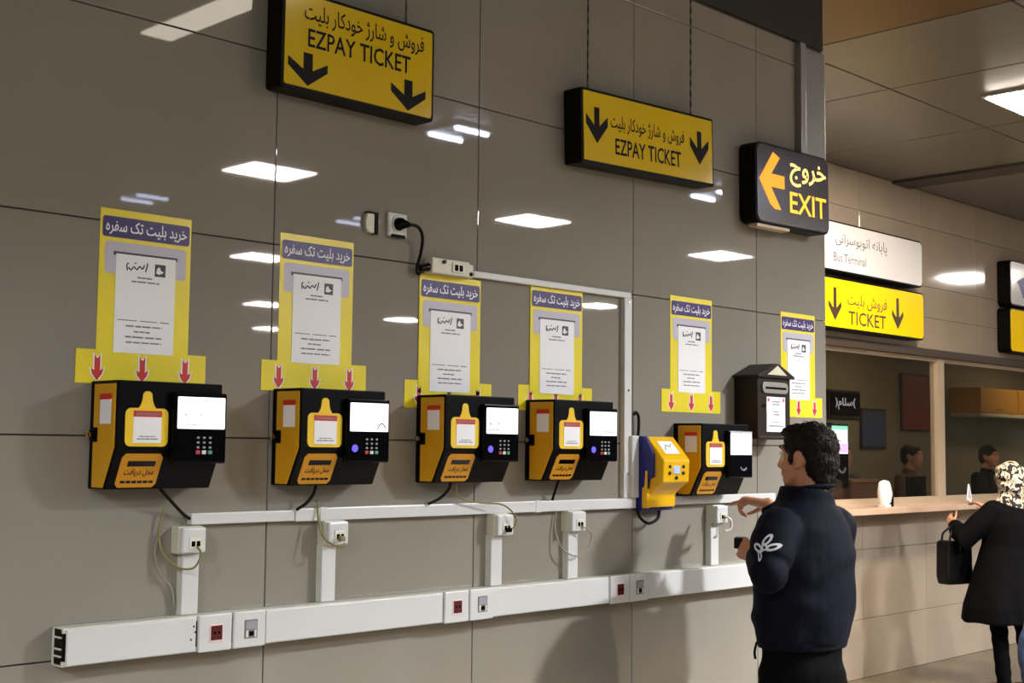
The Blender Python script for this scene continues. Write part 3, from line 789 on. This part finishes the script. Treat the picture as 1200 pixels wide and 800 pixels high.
# ------------------------------------------------------------------ the room behind the glass
OY = 4.6
struct('wall_office', B().box(X_B0, 19.9, OY, OY + .1, 0, 3.0), OWALL)
struct('wall_office_end', B().box(X_B0, X_B0 + .1, YB + .12, OY, 0, 3.0), OWALL)
struct('ceiling_office', B().box(X_B0, 19.9, YB + .12, OY, 2.9, 3.0), OWALL)
for x, wd in ((8.2, 'left'), (12.4, 'middle'), (16.2, 'right')):
    t = thing('office_light', wd + ' warm ceiling light inside the ticket office', 'ceiling light', (x, 3.5, 2.9), 0, 'office ceiling lights')
    obj('housing', B().box(-.32, .32, -.14, .14, -.03, 0, .004), WHITE, t)
    obj('diffuser', B().box(-.3, .3, -.12, .12, -.036, -.029), OFFL, t)
t = thing('office_counter', 'brown wooden work counter behind the ticket windows', 'counter', (7.8, 2.42, 0))
obj('worktop', B().box(0, 8.0, 0, .6, .98, 1.02, .004), ODESK, t)
obj('front_board', B().box(0, 8.0, .02, .05, 0, .98), ODESK, t)
def onback(name, label, cat, x0, x1, z0, z1, mat, d=.03):
    t = thing(name, label, cat, (x0, OY - .004, z0))
    obj('board', B().box(0, x1 - x0, -d, 0, 0, z1 - z0, .004), mat, t)
    obj('border', B().box(-.02, x1 - x0 + .02, -d * .8, 0, -.02, z1 - z0 + .02, .003), pm('border_dark', (60, 52, 44), .5), t)
    return t
onback('notice_board', 'dark red notice board behind the window mullion', 'notice board', 13.85, 14.85, 1.93, 2.55, ORED)
onback('notice_board', 'blue grey notice board on the office wall', 'notice board', 12.95, 13.45, 1.72, 2.12, OBLUE)
t = onback('name_board', 'black board with white lettering inside the ticket office', 'board', 12.26, 12.86, 2.05, 2.30, BLACKF, .05)
lettering('board_lettering', fa('(سلام)'), .09, .50, .06, .19, -.0512, SINK, t, .01)
t = thing('wall_cabinet', 'long ochre wall cabinet on the office back wall', 'cabinet', (15.1, OY, 2.14))
for k in range(3):
    dd = obj('door', B().box(k * 1.05 + .01, k * 1.05 + 1.04, -.37, -.35, .01, .30, .004), OYEL, t)
    obj('handle', B().box(k * 1.05 + .45, k * 1.05 + .6, -.385, -.37, .04, .055, .003), STEEL, dd)
obj('carcass', B().box(0, 3.16, -.35, 0, 0, .31), OYEL, t)
obj('under_shelf', B().box(-.03, 3.2, -.38, 0, -.04, 0, .003), CREAM, t)
for x, y_, wd in ((10.75, 2.78, 'dark computer monitor on the counter right of the mullion'), (12.35, 2.78, 'dark computer monitor on the counter behind the right window')):
    t = thing('monitor', wd, 'monitor', (x, y_, 1.02), .2, 'office monitors')
    obj('base', B().box(-.11, .11, -.08, .08, 0, .015, .004), BLACK, t)
    obj('stand', B().box(-.025, .025, -.015, .015, .01, .16, .003), BLACK, t)
    obj('panel', B().box(-.25, .25, -.01, .03, .12, .44, .01), BLACK, t)
t = thing('ticket_tray', 'brown wooden box on the counter behind the white shield', 'box', (9.55, 2.72, 1.02))
obj('box', B().box(-.22, .22, -.12, .12, 0, .40, .006), BRNC, t)
obj('lid', B().box(-.23, .23, -.13, .13, .40, .425, .005), ODESK, t)
# payment terminal with pink screen, seen just behind the man's head
t = thing('payment_terminal', 'black payment terminal with pink and white screen behind the glass', 'terminal', (8.98, 2.52, 1.02))
obj('stand', B().prism([(-.09, 0), (.09, 0), (.05, .04), (.035, .40), (-.035, .40), (-.05, .04)], .02, .09, 'xz', .006), BLACK, t)
hd = obj('housing', B().box(-.12, .15, -.02, .035, .36, .87, .012), BLACK2, t)
obj('screen', B().box(-.10, .13, -.024, -.018, .63, .83, .002), SCREEN, hd)
obj('screen_picture', B().box(-.10, .13, -.026, -.02, .64, .71), SPINK, hd)
obj('screen_header', B().box(-.10, .13, -.026, -.02, .815, .845), SGREEN, hd)
obj('card_slot', B().tube(spline([(-.02, -.024, .52), (.02, -.026, .49), (.06, -.026, .49), (.09, -.024, .52)], 5), .008, 6), KEYG, hd)
# crumpled translucent cover standing on the sill
b = B(); rnd = random.Random(5)
b.limb([(0, 0, .04), (0, 0, .10), (.002, 0, .165)], [(.058, .035), (.078, .045), (.060, .034)], 20, (1, 0, 0))
for v in b.bm.verts:
    n = noise.noise(v.co * 38); v.co += Vector((v.co.x, v.co.y, 0)) * n * .35
t = thing('speech_grille', 'white rounded speech shield standing on the ticket sill', 'speech shield', (8.90, 2.07, 1.262))
obj('shield', b, PLAST, t, True)
obj('foot', B().box(-.045, .04, -.03, .03, 0, .02, .004), PLAST, t)
t = thing('intercom_block', 'small black block beside the white shield on the sill', 'block', (9.03, 2.10, 1.262))
obj('block', B().box(-.028, .028, -.02, .02, 0, .07, .008), BLACK, t)
obj('cap', B().limb([(0, 0, .068), (0, 0, .085)], [.014, .01]), BLACK2, t, True)

# ------------------------------------------------------------------ people
def bake(b, voxel, sm=4, fold=None):
    """closed overlapping shapes -> one continuous smooth surface"""
    me = b.mesh('tmp'); o = bpy.data.objects.new('tmp', me); C.objects.link(o)
    r = o.modifiers.new('r', 'REMESH'); r.mode = 'VOXEL'; r.voxel_size = voxel; r.use_smooth_shade = True
    s = o.modifiers.new('s', 'SMOOTH'); s.factor = .5; s.iterations = sm
    bpy.context.view_layer.update()
    out = bpy.data.meshes.new_from_object(o.evaluated_get(bpy.context.evaluated_depsgraph_get()))
    bpy.data.objects.remove(o); bpy.data.meshes.remove(me)
    if fold:
        nr = [v.normal.copy() for v in out.vertices]
        for v, n_ in zip(out.vertices, nr):
            v.co = v.co + n_ * fold(v.co)
    for p in out.polygons: p.use_smooth = True
    out.materials.clear()
    return out
def V(*a): return Vector(a)
def head_shapes(b, hc, s=1.0, female=False):
    """head with face, ears and neck root; hc = centre of the head, facing +Y"""
    P = lambda x, y, z: hc + Vector((x, y, z)) * s
    S = lambda *r: tuple(q * s for q in r)
    b.blob(P(0, -.012, .035), S(.074, .094, .085)).blob(P(0, .025, -.015), S(.064, .070, .085))
    b.blob(P(0, .050, -.070), S(.044, .042, .036)).blob(P(0, .072, -.092), S(.022, .018, .018), sub=2)       # jaw, chin
    b.blob(P(0, .080, .042), S(.052, .016, .014), sub=2)                                                    # brow
    b.limb([P(0, .088, .026), P(0, .104, -.012), P(0, .108, -.022)], [.009 * s, .012 * s, .013 * s], 10)   # nose
    for q in (-1, 1):
        b.blob(P(q * .012, .096, -.024), S(.009, .009, .007), sub=2)                                        # nostril wings
        b.blob(P(q * .043, .058, -.022), S(.022, .026, .024), sub=2)                                        # cheek
        b.blob(P(q * .076, -.012, -.002), S(.010, .020, .034), (q * .2, 'Y'), sub=2)                        # ear
        b.blob(P(q * .074, .0, -.028), S(.007, .010, .012), sub=2)
    b.blob(P(0, .090, -.047), S(.024, .012, .006), sub=2).blob(P(0, .088, -.058), S(.022, .012, .007), sub=2)  # lips
def finger(b, base, dirs, lens, r0):
    pts = [Vector(base)]; 
    for d, l in zip(dirs, lens): pts.append(pts[-1] + Vector(d).normalized() * l)
    n = len(pts); b.limb(pts, [r0 * (1 - .12 * k) for k in range(n)], 10)
def hand(b, wrist, fd, palm_n, side, curl, point=False, s=1.0):
    """fd: direction of the hand, palm_n: out of the palm; side=+1 puts the thumb on fd x palm_n"""
    fd = Vector(fd).normalized(); pn = Vector(palm_n); pn = (pn - fd * pn.dot(fd)).normalized(); sd = fd.cross(pn) * side
    w = Vector(wrist)
    b.limb([w, w + fd * .035 * s, w + fd * .085 * s], [(.028 * s, .020 * s), (.036 * s, .017 * s), (.040 * s, .014 * s)], 14, sd)
    for k, (off, ln) in enumerate(((.030, .074), (.010, .084), (-.010, .078), (-.030, .060))):
        base = w + fd * .088 * s + sd * off * s
        c = curl * (.12 if (point and k == 0) else 1.0)
        d1 = fd * math.cos(c * .7) + pn * math.sin(c * .7); d2 = fd * math.cos(c * 1.6) + pn * math.sin(c * 1.6); d3 = fd * math.cos(c * 2.3) + pn * math.sin(c * 2.3)
        finger(b, base, (d1, d2, d3), (ln * .46 * s, ln * .32 * s, ln * .26 * s), (.0092 - (.001 if k == 3 else 0)) * s)
    tb = w + fd * .03 * s + sd * .030 * s
    finger(b, tb, (fd * .6 + sd * .7 + pn * .25, fd * .85 + sd * .3 + pn * .45, fd * .9 + pn * .5), (.040 * s, .032 * s, .026 * s), .0112 * s)
def person_body(J, voxel, s=1.0, hands=True, thin=1.0):
    b = B()
    head_shapes(b, J['head'], s)
    b.limb([J['neck'] + V(0, -.01, -.03), J['head'] + V(0, -.02, -.07) * s], [.058 * s, .052 * s], 14)
    # trunk
    b.limb([J['hip'] + V(0, 0, -.02), J['hip'] + V(0, 0, .08), J['waist'], J['chest'], J['neck'] + V(0, -.005, -.06)],
           [(.150 * thin, .105), (.150 * thin, .105), (.130 * thin, .092), (.150 * thin, .100), (.085, .06)], 20, (1, 0, 0))
    for S_ in ('l', 'r'):
        sh, el, wr = J['sh_' + S_], J['el_' + S_], J['wr_' + S_]
        b.limb([sh, sh.lerp(el, .5), el, el.lerp(wr, .4), wr], [.042, .040, .036, .034, .025], 14)
        hp, kn, an = J['hp_' + S_], J['kn_' + S_], J['an_' + S_]
        b.limb([hp, hp.lerp(kn, .5), kn, kn.lerp(an, .35), an], [.082, .070, .050, .050, .036], 14)
        b.limb([an + V(0, -.02, -.04), an + V(0, .09, -.05)], [(.036, .03), (.036, .024)], 12, (1, 0, 0))
        if hands:
            hd = J['hand_' + S_]; hand(b, wr, hd[0], hd[1], hd[2], hd[3], hd[4], s)
    return bake(b, voxel, 3)
def trousers(J, voxel=.009, slack=1.0):
    b = B()
    b.limb([J['hip'] + V(0, 0, -.04), J['hip'] + V(0, 0, .04), J['hip'] + V(0, 0, .13)], [(.170, .122), (.168, .122), (.150, .112)], 22, (1, 0, 0))
    for S_ in ('l', 'r'):
        hp, kn, an = J['hp_' + S_], J['kn_' + S_], J['an_' + S_]
        b.limb([hp, hp.lerp(kn, .5), kn, kn.lerp(an, .5), an + V(0, -.005, -.01)], [.100 * slack, .088 * slack, .070 * slack, .064 * slack, .060 * slack], 18)
    return bake(b, voxel, 3, lambda c: .004 * noise.noise(c * 14) + .003 * math.sin(c.z * 60 + 3 * noise.noise(c * 5)))
def shoes(J, root):
    for S_ in ('l', 'r'):
        an = J['an_' + S_]
        b = B().limb([an + V(0, -.035, -.052), an + V(0, .05, -.055), an + V(0, .150, -.064)], [(.040, .034), (.044, .032), (.034, .022)], 16, (1, 0, 0))
        b.limb([an + V(0, -.01, -.04), an + V(0, 0, .02)], [.044, .046], 14)
        me = bake(b, .008, 3)
        for v in me.vertices: v.co.z = max(v.co.z, .0)
        obj('shoe', me, SHOE, root)

# ---- the man at the rightmost machine
HS = .93
J = dict(head=V(.018, -.022, 1.648), neck=V(0, -.02, 1.50), chest=V(0, -.02, 1.32), waist=V(0, -.01, 1.12), hip=V(0, -.01, .93),
         sh_l=V(-.180, -.03, 1.425), el_l=V(-.262, -.058, 1.296), wr_l=V(-.072, .108, 1.330),
         sh_r=V(.180, -.03, 1.425), el_r=V(.245, .055, 1.245), wr_r=V(.125, .200, 1.490),
         hp_l=V(-.09, -.01, .90), kn_l=V(-.10, .01, .50), an_l=V(-.10, -.03, .09),
         hp_r=V(.09, -.01, .90), kn_r=V(.10, .05, .50), an_r=V(.11, .04, .09),
         hand_l=((.25, .90, .25), (.75, -.2, -.3), -1, .75, False), hand_r=((-.12, .97, .14), (-.3, 0, -.95), -1, 1.3, True))
MANX, MANY, MANR = 3.732, -.482, .0
body = obj('person', person_body(J, .0046, HS), SKIN)
body.location = (MANX, MANY, 0); body.rotation_euler = (0, 0, MANR)
tag(body, 'man in navy jacket and black trousers pointing at the rightmost ticket machine', 'person')
# jacket: boxy blouson with stand collar, bent sleeves and a hem band
b = B()
b.tube([V(0, -.012, 1.062), V(0, -.012, 1.08), V(0, -.016, 1.14), V(0, -.018, 1.24), V(0, -.022, 1.36), V(0, -.028, 1.43), V(0, -.026, 1.475), V(.006, -.024, 1.51), V(.012, -.026, 1.552)],
       [(.170, .124), (.184, .136), (.196, .146), (.200, .148), (.200, .146), (.178, .126), (.142, .108), (.102, .094), (.086, .088)], 30, (1, 0, 0))
for S_ in ('l', 'r'):
    sh, el, wr = J['sh_' + S_], J['el_' + S_], J['wr_' + S_]
    tip = el.lerp(wr, .90)
    b.limb([sh + V(.02 if S_ == 'l' else -.02, 0, -.004), sh.lerp(el, .3), sh.lerp(el, .7), el, el.lerp(wr, .3), el.lerp(wr, .65), tip], [.078, .073, .067, .061, .058, .052, .042], 18)
b.blob(J['el_l'], (.063, .063, .063)).blob(J['el_r'], (.063, .063, .063))
fold = lambda c: .0045 * noise.noise(c * 11) + .0035 * math.sin(c.z * 34 + 5 * noise.noise(c * 6)) * max(0, min(1, (1.42 - c.z) * 6))
jk_me = bake(b, .0075, 3, fold)
jk = obj('jacket', jk_me, NAVY, body)
obj('hem_band', bake(B().tube([V(0, -.012, 1.046), V(0, -.012, 1.066), V(0, -.012, 1.084)], [(.172, .126), (.178, .131), (.180, .133)], 28, (1, 0, 0)), .008, 1), NAVY, jk)
b = B()
ring = [V(.012 + .081 * math.cos(a), -.026 + .083 * math.sin(a), 1.552 - .014 * math.sin(a)) for a in [2 * PI * k / 28 for k in range(29)]]
b.tube(ring, .007, 8); obj('collar_edge', b, NAVY, jk, True)
obj('drawcord', B().tube(spline([V(-.115, .085, 1.06), V(-.118, .092, 1.03), V(-.114, .092, 1.005)], 4), .004, 6), BLKC, jk, True)
cu_ = J['el_r'].lerp(J['wr_r'], .90)
obj('shirt_cuff', B().tube([cu_, J['el_r'].lerp(J['wr_r'], .965)], [.036, .034], 16), pm('cuff_grey', (150, 152, 160), .7), jk, True)
# white emblem on the left sleeve, wrapped onto the cloth
bvh = BVHTree.FromPolygons([v.co for v in jk_me.vertices], [tuple(p.vertices) for p in jk_me.polygons])
ec = V(-.28, -.02, 1.33)
b = B(); bm = b.bm
def patch(poly, seg=1):
    vs_ = []
    for (u, v_) in poly:
        o_ = Vector((-.6, -.062 + u * .8, 1.376 + v_ * .85)); h = bvh.ray_cast(o_, Vector((1, 0, 0)))
        p = h[0] + h[1] * .0022 if h[0] else Vector((-.27, o_.y, o_.z))
        vs_.append(bm.verts.new(p))
    bm.faces.new(vs_)
def leaf(cx_, cz_, ang, L, Wd):
    n = 10
    out = [(math.cos(2 * PI * k / n) * L, math.sin(2 * PI * k / n) * Wd) for k in range(n)]
    ca, sa = math.cos(ang), math.sin(ang)
    inn = [(x * .55, z * .4) for x, z in out]
    for k in range(n):
        q = [out[k], out[(k + 1) % n], inn[(k + 1) % n], inn[k]]
        patch([(cx_ + x * ca - z * sa, cz_ + x * sa + z * ca) for x, z in q])
leaf(.0, .028, 2.0, .024, .014); leaf(-.026, .004, -.3, .024, .013); leaf(.026, .000, .5, .026, .013); leaf(.012, -.028, 1.1, .022, .008)
leaf(.0, .002, .8, .012, .011)
bmesh.ops.recalc_face_normals(bm, faces=bm.faces[:])
obj('sleeve_emblem', b, pm('emblem_white', (205, 208, 216), .6), jk)
obj('trousers', trousers(J), BLKC, body)
shoes(J, body)
# hair: cropped, dark, a little ruffled
hc = J['head']; b = B(); rnd = random.Random(11)
H_ = lambda x, y, z: hc + V(x, y, z) * HS
b.blob(H_(0, -.018, .046), (.080 * HS, .099 * HS, .083 * HS)).blob(H_(0, -.058, .0), (.071 * HS, .056 * HS, .086 * HS)).blob(H_(0, .030, .094), (.058 * HS, .058 * HS, .028 * HS)).blob(H_(0, -.070, -.055), (.050 * HS, .030 * HS, .045 * HS))
for q in (-1, 1): b.blob(H_(q * .067, -.005, .036), (.012, .036, .032), sub=2).blob(H_(q * .070, .022, .006), (.006, .010, .020), sub=2)
hm = bake(b, .005, 2, lambda c: .003 * noise.noise(c * 70))
hb_ = B(); hb_.bm.from_mesh(hm)
tp = bmesh.new()
for k in range(2600):                                   # short locks combed over the scalp
    v = hm.vertices[rnd.randrange(len(hm.vertices))]; n_ = v.normal
    if v.co.y > hc.y + .055 and v.co.z < hc.z + .06: continue
    t_ = V(rnd.uniform(-.5, .5), rnd.uniform(.1, 1.0) if v.co.z > hc.z + .06 else rnd.uniform(-.2, .4), -.15 if v.co.z > hc.z + .06 else -1.0)
    t_ = (t_ - n_ * t_.dot(n_)).normalized(); s_ = n_.cross(t_)
    L = rnd.uniform(.012, .024); lift = rnd.uniform(.15, .5) if v.co.z > hc.z + .06 else .12
    p0 = v.co - n_ * .001; p1 = p0 + (t_ + n_ * lift).normalized() * L * .55; p2 = p0 + (t_ + n_ * lift * .5).normalized() * L
    A = [tp.verts.new(p0 + s_ * .0022), tp.verts.new(p0 - s_ * .0022), tp.verts.new(p0 + n_ * .0026)]
    D = [tp.verts.new(p1 + s_ * .0016), tp.verts.new(p1 - s_ * .0016), tp.verts.new(p1 + n_ * .0018)]
    e = tp.verts.new(p2)
    for q in range(3):
        tp.faces.new((A[q], A[(q + 1) % 3], D[(q + 1) % 3], D[q])); tp.faces.new((D[q], D[(q + 1) % 3], e))
bmesh.ops.recalc_face_normals(tp, faces=tp.faces[:])
hb_.merge(tp); hm = hb_.mesh('hair', True)
obj('hair', hm, HAIR, body)
for q in (-1, 1):
    e_ = obj('eye', B().blob(H_(q * .031, .079, .018), (.012, .011, .009), sub=2), pm('eye_white', (225, 220, 214), .2), body, True)
    obj('iris', B().blob(H_(q * .031, .0885, .018), (.006, .003, .006), sub=2), pm('iris_dark', (30, 20, 14), .2), e_, True)
    obj('eyebrow', B().limb([H_(q * .014, .094, .043), H_(q * .034, .090, .047), H_(q * .052, .076, .042)], [.003, .004, .0025], 8), HAIR, body, True)
# the small dark wallet in his left hand: a thing of its own
wr = J['wr_l'] + V(.045, .105, .026)
ro = Matrix.Rotation(MANR, 3, 'Z')
p = ro @ wr + V(MANX, MANY, 0)
wl_ = thing('wallet', 'small dark wallet held in the lower hand of the man', 'wallet', p, MANR + .3)
obj('cover', B().box(-.007, .007, -.030, .018, -.010, .026, .003), LEATH, wl_)
obj('card', B().box(-.002, .002, -.026, .014, .020, .030, .0005), KEYG, wl_)

# ---- the woman at the counter
J = dict(head=V(0, .01, 1.478), neck=V(0, -.02, 1.33), chest=V(0, -.02, 1.17), waist=V(0, 0, 1.0), hip=V(0, -.01, .84),
         sh_l=V(-.165, -.02, 1.26), el_l=V(-.345, .08, 1.06), wr_l=V(-.255, .28, 1.145),
         sh_r=V(.165, -.02, 1.26), el_r=V(.25, .10, 1.06), wr_r=V(.06, .30, 1.26),
         hp_l=V(-.085, -.01, .81), kn_l=V(-.10, .02, .45), an_l=V(-.10, -.02, .085),
         hp_r=V(.085, -.01, .81), kn_r=V(.095, .0, .45), an_r=V(.10, -.06, .085),
         hand_l=((.1, .8, .5), (.9, 0, -.2), -1, .6, False), hand_r=((-.3, .7, .4), (0, -.3, -.9), -1, .5, False))
WX, WY, WR = 9.19, 1.25, -.42
wo = obj('person', person_body(J, .0065, .94), SKIN)
wo.location = (WX, WY, 0); wo.rotation_euler = (0, 0, WR)
tag(wo, 'woman in long black coat and patterned headscarf standing at the ticket counter', 'person')
b = B()
b.tube([V(0, -.01, .49), V(0, -.01, .60), V(0, -.01, .85), V(0, -.01, 1.02), V(0, -.02, 1.18), V(0, -.025, 1.27), V(0, -.02, 1.325)],
       [(.385, .30), (.370, .29), (.285, .220), (.225, .172), (.215, .160), (.185, .125), (.10, .08)], 28, (1, 0, 0))
for S_ in ('l', 'r'):
    sh, el, wr = J['sh_' + S_], J['el_' + S_], J['wr_' + S_]
    b.limb([sh, sh.lerp(el, .5), el, el.lerp(wr, .5), el.lerp(wr, .92)], [.082, .082, .080, .068, .054], 16)
coat = obj('coat', bake(b, .010, 4, lambda c: .006 * math.sin(math.atan2(c.y, c.x) * 9 + 2 * noise.noise(c * 3)) * max(0, min(1, (.95 - c.z) * 3)) + .004 * noise.noise(c * 9)), BLKC, wo)
obj('trousers', trousers(J, .010, .86), BLKC, wo)
shoes(J, wo)
hc = J['head']; b = B()
b.blob(hc + V(0, -.018, .030), (.100, .118, .106)).blob(hc + V(0, -.045, -.05), (.100, .098, .110))
b.limb([hc + V(0, -.03, -.10), hc + V(0, -.035, -.19)], [(.095, .085), (.140, .110)], 20, (1, 0, 0))
b.limb([hc + V(0, -.10, -.12), hc + V(.01, -.13, -.24), hc + V(.01, -.135, -.31)], [(.07, .03), (.09, .025), (.04, .015)], 16, (1, 0, 0))
obj('headscarf', bake(b, .008, 3, lambda c: .006 * math.sin(c.z * 70 + c.x * 40 + 4 * noise.noise(c * 8))), SCARF, wo)
ro = Matrix.Rotation(WR, 3, 'Z'); base = V(WX, WY, 0)
# handbag hanging from her left forearm
p = ro @ V(-.325, .205, .735) + base
hb = thing('handbag', 'black leather handbag hanging from the arm of the woman', 'handbag', p, WR + .15)
obj('body', B().prism([(-.115, .0), (.115, .0), (.132, .06), (.126, .30), (.09, .315), (0, .30), (-.09, .315), (-.126, .30), (-.132, .06)], -.055, .055, 'xz', .018), LEATH, hb)
for q in (-.035, .035):
    obj('handle', B().tube(spline([(-.085, q, .29), (-.07, q, .36), (0, q * .3, .405), (.07, q, .36), (.085, q, .29)], 6), .008, 8), LEATH, hb, True)
obj('clasp', B().box(-.014, .014, -.067, -.058, .245, .275, .003), CHROME, hb)
p = ro @ V(-.02, .40, 1.36) + base
pc_ = thing('paper_slip', 'white folded paper slip held up by the woman', 'paper', p, WR + .6)
obj('sheet', B().prism([(-.06, -.035), (.05, -.055), (.075, -.03), (.01, .075), (-.02, .08)], -.002, .002, 'xz'), PAPER, pc_)
obj('fold', B().prism([(-.03, -.01), (.05, -.04), (.0, .07)], -.004, -.002, 'xz'), PGREY, pc_)

# ---- passer-by at the right edge, and figures added behind the glass for mirrored people
def plain_person(label, loc, rz, top, legs, J, s=1.0, hair=HAIR, sc_=None):
    o = obj('person', person_body(J, .011, s), SKIN)
    o.location = loc; o.rotation_euler = (0, 0, rz); tag(o, label, 'person')
    b = B()
    b.limb([J['hip'] + V(0, 0, -.02), J['waist'], J['chest'], J['neck'] + V(0, 0, -.07), J['neck'] + V(0, 0, -.01)], [(.185, .135), (.180, .130), (.195, .138), (.16, .105), (.075, .07)], 22, (1, 0, 0))
    for S_ in ('l', 'r'):
        sh, el, wr = J['sh_' + S_], J['el_' + S_], J['wr_' + S_]
        b.limb([sh, sh.lerp(el, .5), el, el.lerp(wr, .5), el.lerp(wr, .93)], [.068, .064, .058, .052, .042], 14)
    obj('jacket', bake(b, .012, 3, lambda c: .005 * noise.noise(c * 9)), top, o)
    obj('trousers', trousers(J, .012), legs, o); shoes(J, o)
    hc = J['head']
    b = B().blob(hc + V(0, -.020, .048), (.084, .102, .088)).blob(hc + V(0, -.060, .0), (.074, .062, .09))
    obj('hair', bake(b, .008, 2, lambda c: .004 * noise.noise(c * 60)), hair, o)
    return o
def stand(h=0.0, fwd=.0):
    return dict(head=V(0, .02, 1.62), neck=V(0, -.02, 1.47), chest=V(0, -.02, 1.30), waist=V(0, 0, 1.10), hip=V(0, -.01, .92),
         sh_l=V(-.18, -.02, 1.40), el_l=V(-.24, .02, 1.12), wr_l=V(-.20, .04 + h, .84 + h * 1.6), sh_r=V(.18, -.02, 1.40), el_r=V(.24, .02, 1.12), wr_r=V(.20, .04 + h, .84 + h * 1.6),
         hp_l=V(-.09, -.01, .89), kn_l=V(-.10, .03 + fwd, .50), an_l=V(-.11, -.02 + fwd, .09), hp_r=V(.09, -.01, .89), kn_r=V(.10, .02, .50), an_r=V(.11, -.03 - fwd, .09),
         hand_l=((.1, .9, .0), (.6, 0, -.6), -1, .6, False), hand_r=((-.1, .9, .0), (-.6, 0, -.6), 1, .6, False))
JP = stand(0, .12); JP['el_l'] = V(-.20, -.09, 1.12); JP['wr_l'] = V(-.13, -.10, .92); JP['hand_l'] = ((.1, -.2, -.9), (.9, 0, 0), -1, .5, False)
plain_person('passer-by in blue jeans, only a leg visible at the right edge', (7.98, .44, 0), .35, BLKC, JEAN, JP)
plain_person('added figure in dark grey behind the left ticket window, for a mirrored person', (10.6, 3.45, 0), 2.9, GREYC, BLKC, stand(.16))
plain_person('added figure in brown top just right of the window mullion, for a mirrored person', (12.0, 3.5, 0), 3.2, BRNC, BLKC, stand(.16))
plain_person('added figure in black behind the right ticket window, for a mirrored person', (13.7, 3.5, 0), 3.0, BLKC, BLKC, stand(.16))
